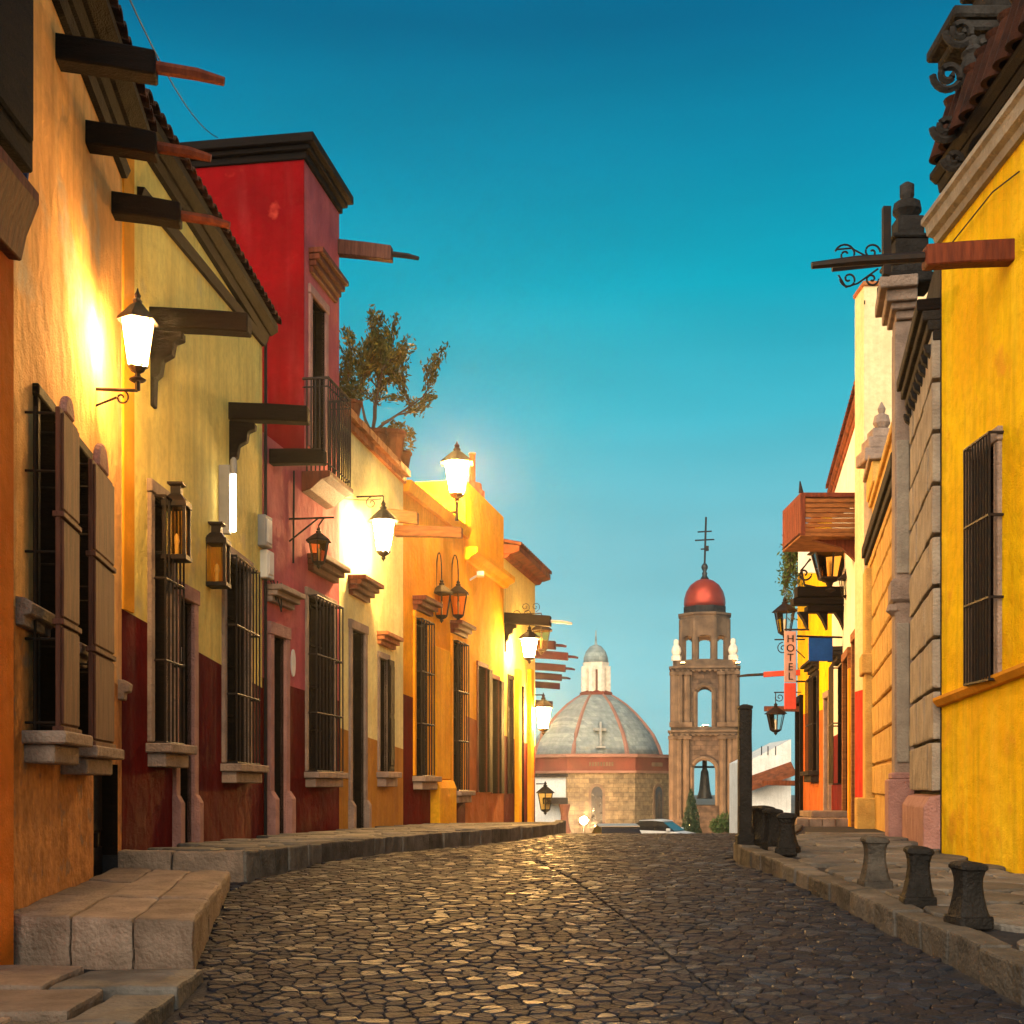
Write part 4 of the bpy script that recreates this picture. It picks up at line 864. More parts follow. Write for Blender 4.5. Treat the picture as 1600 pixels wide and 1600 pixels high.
# carved stone ornament above the yellow house
q = Vector((4.55, 12.1, CZ+6.35)); OR = thing('roof_ornament', 'dark carved stone gable ornament with scrolls above the right yellow house', 'ornament', tuple(q))
def stack(par, cx, cy, z, rows, mt, name='stone_block', bev=.02):
    for (hw, hd, h, ox) in rows:
        MB().box(cx+ox-hw, cx+ox+hw, cy-hd, cy+hd, z+.002, z+h).build(name, mt, par, bevel=bev); z += h
    return z
zt = stack(OR, 5.13, 12.22, CZ+5.945, ((.88, .34, .40, .01), (.85, .34, .30, 0), (.80, .30, .38, .02), (.92, .36, .10, -.03), (1.0, .40, .11, -.05), (.72, .28, .42, .08), (.80, .32, .10, .05), (.62, .26, .34, .12), (.70, .3, .1, .1), (.5, .24, .4, .2)), M_darkstone)
for (px, py, r) in ((1482, 118, .15), (1500, 50, .14), (1478, 200, .13), (1490, 250, .10), (1540, 80, .16), (1580, 40, .14)):
    c = at(px, py, 11.85); m = MB(); pts = scroll(m, c, Vector((1, 0, 0)), r, 1.6, math.pi, 1, .035); m.build('scroll', M_darkstone, OR)
c = at(1520, 110, 11.85)
MB().lathe([(.04, -.22), (.10, -.16), (.12, 0), (.09, .12), (.11, .15), (.05, .22), (.06, .28), (.002, .34)], tuple(c), 10).build('urn', M_darkstone, OR)
# R2: carved stone mansion
f = F((4.23, 12.64), (4.82, 15.3), -1); R2 = f
H = thing('stone_mansion', 'grey stone mansion with rusticated blocks and tall pilaster beside the yellow house', 'house', (4.5, 13.5, RZ(13.5)), 'houses along the street')
wall(f, H, 0, f.L+.6, (RZ(13)-.3, 0), (CZ+5.35, 0), [], M_darkstone)
z = RZ(13)+.55; k = 0; L = f.L-.12
while z < CZ+4.35:
    h = .255; n = 3; off = (k % 2)*.5
    cuts = [0.]+[L*(j+.5+off)/n for j in range(n) if .1 < (j+.5+off)/n < .97]+[L]
    for a, b in zip(cuts, cuts[1:]):
        o = random.uniform(-.004, .008); MB(f).box(a+.012, b-.012, -.02, .075+o, z+.018, z+h*2-.018).build('stone_block', M_greystone, H, bevel=.022, seg=2, wear=.010, cuts=2)
    z += h*2; k += 1
MB(f).prof([(-.02, RZ(13)-.2), (.16, RZ(13)-.2), (.16, RZ(13)+.40), (.10, RZ(13)+.50), (-.02, RZ(13)+.53)], .01, L).build('base_course', M_pinkstone, H, bevel=.01)
zc = CZ+4.42
for (a, b, c, d) in ((0, .07, 0, .10), (0, .12, .101, .2), (0, .17, .201, .3), (0, .22, .301, .42)): MB(f).box(.0, f.L-.05, -.02, b, zc+c, zc+d).build('cornice', M_wood if d > .3 else M_darkstone, H, bevel=.01)
for k in range(9):                        # carved brackets under the cornice
    u = .1+k*(f.L-.3)/8; MB(f).prof([(-.02, zc-.26), (.03, zc-.25), (.06, zc-.14), (.13, zc-.08), (.15, zc-.003), (-.02, zc-.003)], u, u+.10).build('carved_bracket', M_darkstone, H, bevel=.006)
up = f.U(1428); zz = RZ(15)
pil = MB(f).box(up, up+.55, -.02, .22, zz+.75, CZ+5.65).build('pilaster', M_stone, H, bevel=.02)
MB(f).box(up-.04, up+.6, -.03, .30, zz-.2, zz+.7).build('plinth', M_pinkstone, pil, bevel=.02); MB(f).box(up-.02, up+.58, -.03, .26, zz+.70, zz+.78).build('plinth_moulding', M_pinkstone, pil, bevel=.015)
zk = f.Z(1420, 935); MB(f).box(up-.05, up+.5, .02, .27, zk-.14, zk+.14).build('key_block', M_stone, pil, bevel=.03); MB(f).lathe([(.05, -.30), (.12, -.24), (.10, -.16)], (up+.1, .2, zk), 8).build('key_drop', M_stone, pil)
MB(f).box(up-.025, up+.02, .05, .2, zk+.2, CZ+4.2).build('raised_panel', M_greystone, pil, bevel=.01); MB(f).box(up-.025, up+.02, .05, .2, zz+.9, zk-.4).build('raised_panel', M_greystone, pil, bevel=.01)
for b, c, d in ((.26, 5.66, 5.76), (.32, 5.762, 5.84), (.38, 5.842, 5.98), (.46, 5.982, 6.12)): MB(f).box(up-(b-.22), up+.55+(b-.22), -.03, b-.05, CZ+c, CZ+d).build('capital', M_stone, pil, bevel=.012)
q = f.W(up+.25, .06, CZ+6.12); OB = thing('stone_pinnacle', 'dark tapering stone pinnacle on top of the mansion pilaster', 'pinnacle', tuple(q))
stack(OB, q.x, q.y, q.z, ((.30, .26, .12, 0), (.24, .22, .16, 0), (.27, .25, .06, 0), (.20, .18, .22, .01), (.23, .21, .05, 0), (.16, .15, .24, .01)), M_darkstone, bev=.015)
MB().lathe([(.10, 0), (.18, .10), (.16, .2), (.07, .24), (.09, .30), (.09, .42), (.03, .46)], (q.x, q.y, q.z+.85), 10).build('finial', M_darkstone, OB)
# wrought iron scroll bracket
IB = thing('iron_bracket', 'wrought iron scroll bracket with upright post against the sky, right side', 'bracket', tuple(at(1400, 415, 14.6)))
m = MB(); Yb = 14.6
m.tube([tuple(at(1412, 408, Yb)), tuple(at(1300, 420, Yb))], .035, 6); m.build('arm', M_iron, IB)
MB().box(at(1379, 0, Yb).x, at(1391, 0, Yb).x, Yb-.04, Yb+.04, at(0, 430, Yb).z, at(0, 324, Yb).z).build('post', M_iron, IB)
m = MB(); axx = Vector((1, 0, 0))
for (px, py, r, a0, sg) in ((1322, 398, .13, math.pi*.9, -1), (1362, 394, .10, 0, 1), (1326, 436, .10, math.pi, 1), (1362, 436, .08, 0, -1)): scroll(m, at(px, py, Yb), axx, r, 1.35, a0, sg, .012)
m.tube([tuple(at(1306, 390, Yb)), tuple(at(1330, 388, Yb)), tuple(at(1366, 407, Yb))], .011, 5); m.tube([tuple(at(1310, 430, Yb)), tuple(at(1322, 449, Yb)), tuple(at(1340, 443, Yb)), tuple(at(1372, 420, Yb))], .011, 5)
m.build('scrollwork', M_iron, IB)
# R3: golden stone front
f = F((4.92, 16.0), (6.33, 22.5), -1)
H = thing('golden_house', 'golden lamplit stone front with dark timber cornice behind the tall pilaster', 'house', (5.6, 19, RZ(19)), 'houses along the street')
wall(f, H, 0, f.L, (RZ(18)-.3, 0), (CZ+4.9, 0), [], M_goldstone)
z = RZ(18)+.5; k = 0
while z < CZ+3.6:
    n = 7; off = (k % 2)*.5; cuts = [0.]+[f.L*(j+.5+off)/n for j in range(n) if .1 < (j+.5+off)/n < .97]+[f.L]
    for a, b in zip(cuts, cuts[1:]): MB(f).box(a+.014, b-.014, -.02, .05+random.uniform(-.004, .008), z+.02, z+.48).build('stone_block', M_goldstone, H, bevel=.02, wear=.010, cuts=2)
    z += .5; k += 1
for b, c, d, mt in ((.08, 3.78, 3.9, M_goldstone), (.13, 3.901, 4.02, M_wood), (.18, 4.021, 4.2, M_wood)): MB(f).box(0, f.L, -.02, b, CZ+c, CZ+d).build('cornice', mt, H, bevel=.01)
up = f.L-.7; pl_ = MB(f).box(up, f.L, -.02, .16, RZ(22)-.2, CZ+3.75).build('pilaster', M_goldstone, H, bevel=.02)
MB(f).box(up-.1, f.L, -.03, .30, RZ(22)-.2, RZ(22)+.5).build('plinth', M_goldstone, pl_, bevel=.02)
MB(f).box(up-.08, f.L, .0, .22, f.Z(1370, 1048), f.Z(1370, 1016)).build('key_block', M_goldstone, pl_, bevel=.02)
MB(f).box(0, f.L, -.3, .06, CZ+4.9, CZ+5.0).build('coping', M_goldstone, H, bevel=.015); MB(f).box(f.L-1.6, f.L-.02, -.4, .10, CZ+5.0, CZ+5.35).build('attic_block', M_goldstone, H, bevel=.02); MB(f).box(f.L-1.7, f.L-.02, -.4, .16, CZ+5.352, CZ+5.44).build('attic_coping', M_stone, H, bevel=.015)
q = f.W(f.L-.9, -.1, CZ+5.44); UR = thing('stone_urn', 'stepped stone urn on the golden house attic before the cream wall', 'urn', tuple(q))
stack(UR, q.x, q.y, q.z, ((.36, .3, .22, 0), (.28, .24, .2, 0), (.2, .18, .16, 0)), M_stone); MB().lathe([(.08, 0), (.15, .12), (.12, .24), (.05, .28), (.07, .36), (.01, .48)], (q.x, q.y, q.z+.58), 10).build('finial', M_stone, UR)
# R4: cream building with side wall
CR = thing('cream_house', 'tall cream house with bright red dado, its side wall facing down the street', 'house', (6.25, 22.6, RZ(22.6)), 'houses along the street')
Y0 = 22.62; x0 = at(1350, 0, Y0).x; zt = at(0, 447, Y0).z; zd = at(0, 1077, Y0).z
MB().box(x0, x0+5, Y0, Y0+.6, zd, zt).build('wall', M_cream, CR); MB().box(x0+.001, x0+5, Y0+.001, Y0+.6, RZ(22)-.4, zd).build('dado', M_redpaint, CR)
MB().box(x0-.03, x0+5, Y0-.04, Y0+.62, zt+.001, zt+.08).build('coping', M_brick, CR, bevel=.01)
cable([tuple(at(1351, 470, 22.5)), tuple(at(1346, 560, 25)), tuple(at(1341, 640, 28))], 'thin cable hanging from the cream house corner towards the tiled roof', .012)
# R5: white tiled house
f = F((6.42, 23.24), (8.0, 32.0), -1); R5 = f
H = thing('white_house', 'white house with wavy brown tile eave behind the cream house', 'house', (7, 27, RZ(27)), 'houses along the street')
o1 = (f.U(1330), f.U(1322), RZ(27)-.3, f.Z(1326, 1030)); o2 = (f.U(1316), f.U(1309), f.Z(1312, 1225), f.Z(1312, 1040)); o3 = (f.U(1342), f.U(1337), RZ(25)-.3, f.Z(1340, 1000))
wall(f, H, 0, f.L, (RZ(30)-.4, 0), (CZ+7.25, 0), [o1, o2, o3], M_white, dado=(CZ+1.25, 0), md=M_dadored)
leafdoor(f, H, *o1, .18, M_wood, 3); leafdoor(f, H, *o3, .18, M_redwood, 3); wn = glasswin(f, H, *o2, .18, rows=3); bars(f, wn, o2[0], o2[1], o2[2], o2[3], .2, 7, 3, .014)
for o_ in (o1, o3): surround(f, H, o_[0], o_[1], o_[2], o_[3], .16, .08, M_warmwood)
hood(f, H, o2[0]-.1, o2[1]+.1, o2[3]+.05, .35, M_darkstone, h=.3)
eave(f, H, .1, f.L, CZ+7.26, .12, M_terra, th=.10, tstep=.28)
for px in (1350, 1334): u = f.U(px); MB(f).box(u, u+.3, -.02, .1, RZ(26)-.3, CZ+2.4).build('pilaster', M_orange, H, bevel=.01)
# R6: yellow hotel house
f = F((8.0, 32.02), (8.92, 40.0), -1); R6 = f
H = thing('hotel_house', 'yellow hotel front with orange dado at the far end of the right row', 'house', (8.4, 36, RZ(36)), 'houses along the street')
o1 = (f.U(1279), f.U(1268), f.Z(1274, 1205), f.Z(1274, 1060)); o2 = (f.U(1254), f.U(1248), RZ(38)-.4, f.Z(1250, 1100)); o3 = (f.U(1298), f.U(1292), RZ(33)-.4, f.Z(1296, 1090))
wall(f, H, 0, f.L, (RZ(40)-.5, 0), (CZ+7.2, 0), [o1, o2, o3], M_yellowR, dado=line(f, (1290, 1108), (1246, 1118)), md=M_orangedado)
wn = glasswin(f, H, *o1, .2, rows=3); surround(f, wn, *o1, .14, .06, M_darkstone); bars(f, wn, o1[0], o1[1], o1[2], o1[3], .16, 6, 3, .016); sill(f, wn, o1[0]-.1, o1[1]+.1, o1[2], .3, M_darkstone, .3); hood(f, wn, o1[0]-.1, o1[1]+.1, o1[3]+.18, .3, M_darkstone, h=.25)
leafdoor(f, H, *o2, .2, M_wood, 3); surround(f, H, o2[0], o2[1], o2[2], o2[3], .2, .1, M_wood); leafdoor(f, H, *o3, .2, M_shutter, 3); surround(f, H, o3[0], o3[1], o3[2], o3[3], .15, .08, M_stone)
MB(f).box(-.05, f.L+.1, -.3, .18, CZ+7.2, CZ+7.35).build('coping', M_brick, H, bevel=.01)
# wooden balcony: boards of its near side are pieces
Yb = 24.6; xa, xb_ = at(1250, 0, Yb).x, at(1349, 0, Yb).x; za, zb_ = at(0, 832, Yb).z, at(0, 778, Yb).z
BA = thing('wooden_balcony', 'boxed brown wooden balcony jutting from the right row above the big lantern', 'balcony', (xb_, Yb, za))
nb = 7
for k in range(nb): MB().box(xa+.06, xb_, Yb+.0+random.uniform(0, .008), Yb+.06, za+(zb_-za)*k/nb+.008, za+(zb_-za)*(k+1)/nb-.008).build('board', M_warmwood, BA, bevel=.006)
MB().box(xa, xa+.10, Yb-.03, Yb+1.6, za-.06, zb_+.03).build('corner_post', M_redwood, BA, bevel=.01); MB().box(xa, xb_, Yb-.03, Yb+1.6, zb_+.012, zb_+.10).build('top_rail', M_redwood, BA, bevel=.01); MB().box(xa, xb_, Yb-.02, Yb+1.6, za-.08, za-.002).build('floor', M_warmwood, BA, bevel=.01)
for k in range(9): MB().box(xa-.004, xa+.02, Yb+.1+k*.17, Yb+.17+k*.17, za, zb_).build('slat', M_redwood, BA)
MB().prof([(0, 0)], 0, 0) if False else None
MB().loft([[(xb_-.9, Yb+.3, za-.08), (xb_-.05, Yb+.3, za-.08), (xb_-.05, Yb+.3, za-.5), (xb_-.35, Yb+.3, za-.22)], [(xb_-.9, Yb+.42, za-.08), (xb_-.05, Yb+.42, za-.08), (xb_-.05, Yb+.42, za-.5), (xb_-.35, Yb+.42, za-.22)]]).build('brace', M_redwood, BA)
MB().tube([(xa+.02, Yb, zb_+.1), (xa+.0, Yb, zb_+.32)], [.05, .012], 6).build('finial', M_iron, BA)
Yw = 31.4; MB().box(at(1248, 0, Yw).x, at(1300, 0, Yw).x, Yw, Yw+.08, at(0, 895, Yw).z, at(0, 846, Yw).z).build('under_panel', M_white, BA, bevel=.01)
# dark carved console shelf with big lantern on it
Yc = 28.2; CS = thing('timber_console', 'dark carved timber console jutting from the right row below the big lantern', 'console', tuple(at(1300, 990, Yc)))
for a, b, y0, y1 in ((1246, 1322, 916, 932), (1240, 1326, 934, 944), (1262, 1326, 946, 956)): MB().box(at(a, 0, Yc).x, at(b, 0, Yc).x+.4, Yc, Yc+.35, at(0, y1, Yc).z, at(0, y0, Yc).z).build('beam', M_wood, CS, bevel=.012)
for a in (1255, 1285, 1312): c = at(a, 955, Yc); MB().loft([[(c.x-.09, Yc+d, c.z), (c.x+.13, Yc+d, c.z), (c.x+.13, Yc+d, c.z-.40), (c.x+.03, Yc+d, c.z-.18)] for d in (.05, .25)]).build('bracket', M_wood, CS)
BL = hex_lantern('big_lantern', 'large ornate black lantern standing above the carved console, right row', .80, .58, M_amberglass, 'hanging lanterns'); pc = at(1296, 884, Yc+.1); place(BL, pc)
m = MB().lathe([(.10, -.62), (.16, -.55), (.06, -.45), (.10, -.36), (.2, -.30), (.2, -.26)], n=8)
for s in (-1, 1): m.tube([(s*.2, 0, -.5), (s*.55, 0, -.42), (s*.62, 0, -.1), (s*.42, 0, .15)], .03, 5); scroll(m, Vector((s*.55, 0, -.18)), Vector((1, 0, 0)), .16, 1.2, 0, s, .022)
bo = m.build('stand', M_iron); bo.parent = BL
l_ = hex_lantern('street_lantern', 'small black lantern right of the big ornate lantern', .34, .36, M_clearglass, 'hanging lanterns'); pc = at(1323, 918, 27.6); place(l_, pc)
m = MB(); un = (Vector((pc.x, pc.y))-R5.p0).dot(R5.t); m.tube([tuple(R5.W(un, -.02, pc.z+.42)-pc), (0, 0, .42)], .018, 5).tube([(0, 0, .3), (0, 0, .42)], .012, 5); bo = m.build('bracket', M_iron); bo.parent = l_
# lantern at the hotel corner on a scroll bracket, and a hanging one lower down
l_ = hex_lantern('street_lantern', 'pale-glassed black lantern on scroll bracket at the hotel corner', .62, .62, M_clearglass, 'hanging lanterns'); pc = at(1226, 972, 38); place(l_, pc)
m = MB(); un = (Vector((pc.x, pc.y))-f.p0).dot(f.t); m.tube([tuple(f.W(un, -.02, pc.z-.52)-pc), (-.30, 0, -.52)], .022, 5).tube([(0, 0, -.5), (0, 0, -.38)], .04, 6); scroll(m, Vector((-.05, 0, -.78)), Vector((1, 0, 0)), .18, 1.5, math.pi/2, 1, .016); m.tube([tuple(f.W(un, -.02, pc.z-1.1)-pc), (.05, 0, -.55)], .016, 5); bo = m.build('bracket', M_iron); bo.parent = l_
l_ = hex_lantern('street_lantern', 'black hanging lantern below the hotel sign, against the sky', .56, .5, M_clearglass, 'hanging lanterns'); pc = at(1212, 1128, 39); place(l_, pc)
m = MB(); un = (Vector((pc.x, pc.y))-f.p0).dot(f.t); m.tube([tuple(f.W(un, -.02, pc.z+.9)-pc), (-.05, 0, .9)], .02, 5).tube([(0, 0, .45), (0, 0, .9)], .015, 5); scroll(m, Vector((.12, 0, .75)), Vector((1, 0, 0)), .14, 1.3, math.pi, 1, .014); bo = m.build('bracket', M_iron); bo.parent = l_
# hotel sign with letters
Ys = 36.8; xa, xb_ = at(1226, 0, Ys).x, at(1244, 0, Ys).x; HS = thing('hotel_sign', 'tall narrow hanging sign reading HOTEL downwards at the yellow hotel', 'sign', tuple(at(1235, 1120, Ys)))
zt, zb_ = at(0, 986, Ys).z, at(0, 1066, Ys).z
MB().box(xa, xb_, Ys, Ys+.08, zb_, zt).build('board', mat('sign_board_pink', (.40, .25, .24), .7, bump=.05), HS, bevel=.01)
MB().box(xa, xb_, Ys, Ys+.08, at(0, 1108, Ys).z, zb_-.02).build('lower_board', M_redcloth, HS, bevel=.01)
MB().box(xa, xb_+.5, Ys+.02, Ys+.06, zt+.02, zt+.07).build('bar', M_iron, HS); MB().box(xb_, xb_+.5, Ys+.02, Ys+.06, zb_, zb_+.05).build('bar', M_iron, HS)
for i, chh in enumerate('HOTEL'):
    cu = bpy.data.curves.new('letter', 'FONT'); cu.body = chh; cu.size = .30; cu.align_x = 'CENTER'; cu.extrude = .006
    to = bpy.data.objects.new('letter', cu); me = bpy.data.meshes.new_from_object(to); bpy.data.objects.remove(to)
    me.materials.append(M_dark); lo = link(bpy.data.objects.new('letter', me)); lo.parent = HS
    og = ORG[HS.name]; lo.location = Vector(((xa+xb_)/2, Ys-.012, zt-.10-.27*(i+1)+.05))-og; lo.rotation_euler = (math.pi/2, 0, 0)
# blue hanging sign
Yn = 26.6; c0, c1 = at(1264, 1033, Yn), at(1301, 996, Yn); BS = thing('blue_sign', 'plain blue square sign hanging below the carved console', 'sign', tuple(c0))
MB().box(c0.x, c1.x, Yn, Yn+.05, c0.z, c1.z).build('panel', M_blue, BS, bevel=.006); MB().tube([tuple(at(1245, 994, Yn)), tuple(at(1316, 996, Yn))], .022, 5).build('bar', M_iron, BS)
# ivy over the corner of the hotel roof
IV = thing('hanging_ivy', 'green ivy trailing down the edge of the hotel corner', 'plant', tuple(at(1240, 930, 39))); m = MB(); st_ = MB()
for k in range(26):
    px = random.gauss(1240, 6); p = at(px, random.uniform(805, 850), 39+random.uniform(-.5, .5)); ln = random.uniform(.6, 2.4); pts = [p]
    for j in range(8):
        p = p+Vector((random.gauss(-.02, .05), random.gauss(0, .05), -ln/8)); pts.append(p)
        for _ in range(9): leaf(m, p+Vector((random.gauss(0, .08), random.gauss(0, .1), random.gauss(0, .08))), .075)
    st_.tube([tuple(x) for x in pts], .012, 4)
m.build('foliage', M_leafgreen, IV); st_.build('stems', M_bark, IV)
for k, (y, px, py, ln, mt, lb) in enumerate(((39.3, 1222, 1051, .75, M_redcloth, 'faded red spout with thin dark tip sticking out past the hotel sign'), (39.7, 1222, 1108, .7, M_shutter, 'plum timber spout below the red one at the hotel corner'), (39.9, 1226, 1224, .75, M_shutter, 'low plum beam end near the ground at the hotel corner'))):
    u = (y-f.p0.y)/f.t.y; canal(f, u, at(px, py, y).z, ln+.35, .8 if k == 0 else 0, lb, w=.16, h=.17, mt=mt, slope=-.02 if k else .04, tipmat=M_iron, group='spouts at the hotel corner')
# doorway step
SP = thing('doorway_step', 'low stone doorstep before the white house on the right', 'step', (6.4, 26, RZ(26))); 
for k in range(5): x = 5.75+k*.27; MB().box(x+.006, x+.264, 25.9, 27.2, CZ-1.0, CZ-.63).build('stone_slab', M_stepstone, SP, bevel=.015)
MB().box(6.2, 7.1, 26.5, 27.6, CZ-.63, CZ-.5).build('stone_slab', M_stepstone, SP, bevel=.015)
# ------------------------------------------------------------------ bollards and post
BO = thing('stone_bollard', 'nearest of the three spaced dark stone bollards on the right pavement', 'bollard', (0, 0, 0), 'bollards along the right kerb')
def sq(s, z, c=.25): a = s*(1-c); return [(s, -a, z), (s, a, z), (a, s, z), (-a, s, z), (-s, a, z), (-s, -a, z), (-a, -s, z), (a, -s, z)]
MB().loft([sq(.135, -.03, .1), sq(.135, .045, .1), sq(.128, .05, .12)]).build('base', M_bollard, BO, bevel=.010, wear=.006, cuts=2)
MB().loft([sq(s, z) for s, z in ((.122, .05), (.105, .10), (.088, .17), (.080, .23), (.084, .28), (.098, .325))]).build('shaft', M_bollard, BO, wear=.007, cuts=1)
MB().loft([sq(s, z) for s, z in ((.100, .325), (.112, .335), (.112, .352), (.100, .365), (.075, .374), (.03, .380))]).build('cap', M_bollard, BO, wear=.008, cuts=1)
spots = ((1513, 7.8, 'nearest of the three spaced dark stone bollards on the right pavement'), (1434, 8.66, 'middle of the three spaced dark stone bollards on the right pavement'), (1367, 9.55, 'farthest and palest of the three spaced stone bollards on the right pavement'),
         (1231, 12.3, 'front bollard of the tight dark cluster by the tall black post'), (1209, 12.9, 'second bollard of the tight dark cluster by the tall black post'), (1195, 13.35, 'third bollard of the tight dark cluster by the tall black post'), (1184, 13.8, 'rear bollard of the tight dark cluster, beside the tall black post'))
for i, (px, y, lb) in enumerate(spots):
    o = BO if i == 0 else copy_tree(BO); o.location = ((px-CX)/FPX*y, y, RZ(y)+.01); o.rotation_euler = (random.uniform(-.03, .03), random.uniform(-.03, .03), random.uniform(-.5, .5)); o['label'] = lb
    if i == 2:
        for ch in o.children: ch.material_slots[0].link = 'OBJECT'; ch.material_slots[0].material = M_bollardpale
    o.scale = (random.uniform(.78, .84), random.uniform(.78, .84), random.uniform(.97, 1.03))
PO = thing('street_post', 'tall plain black post at the right kerb corner', 'post', (2.41, 13.25, RZ(13.25)))
c = Vector((2.41, 13.25, 0)); zt = at(0, 1108, 13.25).z
MB().box(c.x-.066, c.x+.066, c.y-.06, c.y+.06, RZ(13.2)-.02, zt).build('shaft', M_bollard, PO, bevel=.012, wear=.006, cuts=5); MB().box(c.x-.09, c.x+.09, c.y-.085, c.y+.085, RZ(13.2)-.02, RZ(13.2)+.10).build('foot', M_bollard, PO, bevel=.015); MB().loft([[(c.x+sx*s, c.y+sy*s, z) for sx, sy in ((-1,-1),(1,-1),(1,1),(-1,1))] for s, z in ((.07, zt), (.072, zt+.03), (.02, zt+.05))]).build('cap', M_bollard, PO)
# ------------------------------------------------------------------ far end: church, tower, houses, cars
YD = 125.; s_ = YD/FPX; cx = at(931, 0, YD).x
def zD(py): return CZ+(HY-py)*s_
CH = thing('domed_church', 'stone church with grey-green ribbed dome, pink ribs and red band', 'church', (cx, YD, zD(1300)-3))
n8 = lambda r, z: [(cx+r*math.cos(math.pi/8+k*math.pi/4), YD+r*math.sin(math.pi/8+k*math.pi/4), z) for k in range(8)]
ap = 1/math.cos(math.pi/8)
MB().loft([n8(119*s_*ap, zD(1300)-4), n8(119*s_*ap, zD(1207))]).build('drum_wall', M_churchstone, CH)
MB().loft([n8(121*s_*ap, zD(1206)), n8(121*s_*ap, zD(1186))]).build('red_band', M_bandred, CH); MB().loft([n8(126*s_*ap, zD(1186)+.02), n8(127*s_*ap, zD(1181))]).build('cornice', M_domerib, CH); MB().loft([n8(124*s_*ap, zD(1209)), n8(125*s_*ap, zD(1205.6))]).build('lower_cornice', M_domerib, CH)
def inscr(k0, w):                        # pale lettered strips on the band, too small to read
    a = -math.pi/2+k0*math.pi/4; d = Vector((math.cos(a), math.sin(a))); t = Vector((-d.y, d.x)); c = Vector((cx, YD))+d*(121.6*s_)
    for i in range(9): u = (i-4)*w/9; p = c+t*u; MB().box(p.x-w/26, p.x+w/26, p.y-.05, p.y+.05, zD(1199), zD(1193)).build('band_mark', M_towertrim, CH)
inscr(0, 2.3); inscr(1, 1.6)
prof = [(104, 1181), (100, 1168), (91, 1150), (78, 1133), (64, 1117), (49, 1103), (35, 1093), (25, 1087)]
dm = MB(); dm.lathe([(r*s_, zD(y)) for r, y in prof], (cx, YD, 0), 32, a0=math.pi/8).build('dome', M_domegrn, CH, smooth=True)
for k in range(8):
    a = -math.pi/2+math.pi/8+k*math.pi/4; MB().tube([(cx+(r*s_+.05)*math.cos(a), YD+(r*s_+.05)*math.sin(a), zD(y)) for r, y in prof], [.24-.018*i for i in range(8)], 6).build('dome_rib', M_domerib, CH)
# tiled cross on the front of the dome
cr_ = MB(); yf = YD-92*s_
cr_.box(cx-.10, cx+.10, yf-.9, yf+.6, zD(1168), zD(1133)); cr_.box(cx-.6, cx+.6, yf-.35, yf+1., zD(1146), zD(1142)); cr_.box(cx-.45, cx+.45, yf-1.05, yf+.2, zD(1172), zD(1169)); cr_.build('dome_cross', mat('cross_tile', (.30, .32, .31), .7, bump=.1), CH)
MB().loft([n8(27*s_, zD(1087)), n8(27*s_, zD(1083)), n8(22*s_, zD(1080))]).build('lantern_base', M_bandred, CH)
ln = MB()
for k in range(8):
    a = math.pi/8+k*math.pi/4; p = Vector((cx+18.5*s_*math.cos(a), YD+18.5*s_*math.sin(a))); ln.tube([(p.x, p.y, zD(1082)), (p.x, p.y, zD(1042))], .38, 6)
ln.loft([n8(20*s_, zD(1047)), n8(21*s_, zD(1040)), n8(22*s_, zD(1036))]); ln.build('lantern_columns', M_statue, CH)
MB().loft([n8(14*s_, zD(1082)), n8(14*s_, zD(1046))]).build('lantern_core', M_domerib, CH)
MB().lathe([(19.5*s_, zD(1036)), (19*s_, zD(1028)), (15.5*s_, zD(1018)), (9*s_, zD(1010)), (2*s_, zD(1007)), (.1, zD(1000)), (.05, zD(985))], (cx, YD, 0), 16).build('lantern_dome', M_domegrn, CH, smooth=True)
def archwin(k, du):
    a = -math.pi/2+k*math.pi/4; d = Vector((math.cos(a), math.sin(a))); t = Vector((-d.y, d.x)); c = Vector((cx, YD))+d*(119*s_)+t*du; m = MB(); w, h = .75, 3.2; z0 = zD(1288)
    pts = [(-w, z0), (w, z0), (w, z0+h)]+[(w*math.cos(math.pi*i/8), z0+h+w*math.sin(math.pi*i/8)) for i in range(1, 8)]+[(-w, z0+h)]
    m.loft([[(c.x+t.x*u+d.x*o, c.y+t.y*u+d.y*o, z) for u, z in pts] for o in (-.1, .12)]); wn = m.build('arched_window', M_towertrim, CH)
    m = MB(); m.loft([[(c.x+t.x*u*.68+d.x*o, c.y+t.y*u*.68+d.y*o, z0+.3+(z-z0)*.86) for u, z in pts] for o in (.05, .14)]); m.build('pane', M_glassdark, wn)
    m = MB(); q = c+d*.2; m.box(q.x-.04, q.x+.04, q.y-.03, q.y+.03, z0+.6, z0+h); m.box(q.x-.25, q.x+.25, q.y-.03, q.y+.03, z0+2.2, z0+2.3); m.build('cross', M_iron, wn)
archwin(1, .3); archwin(0, -.4)
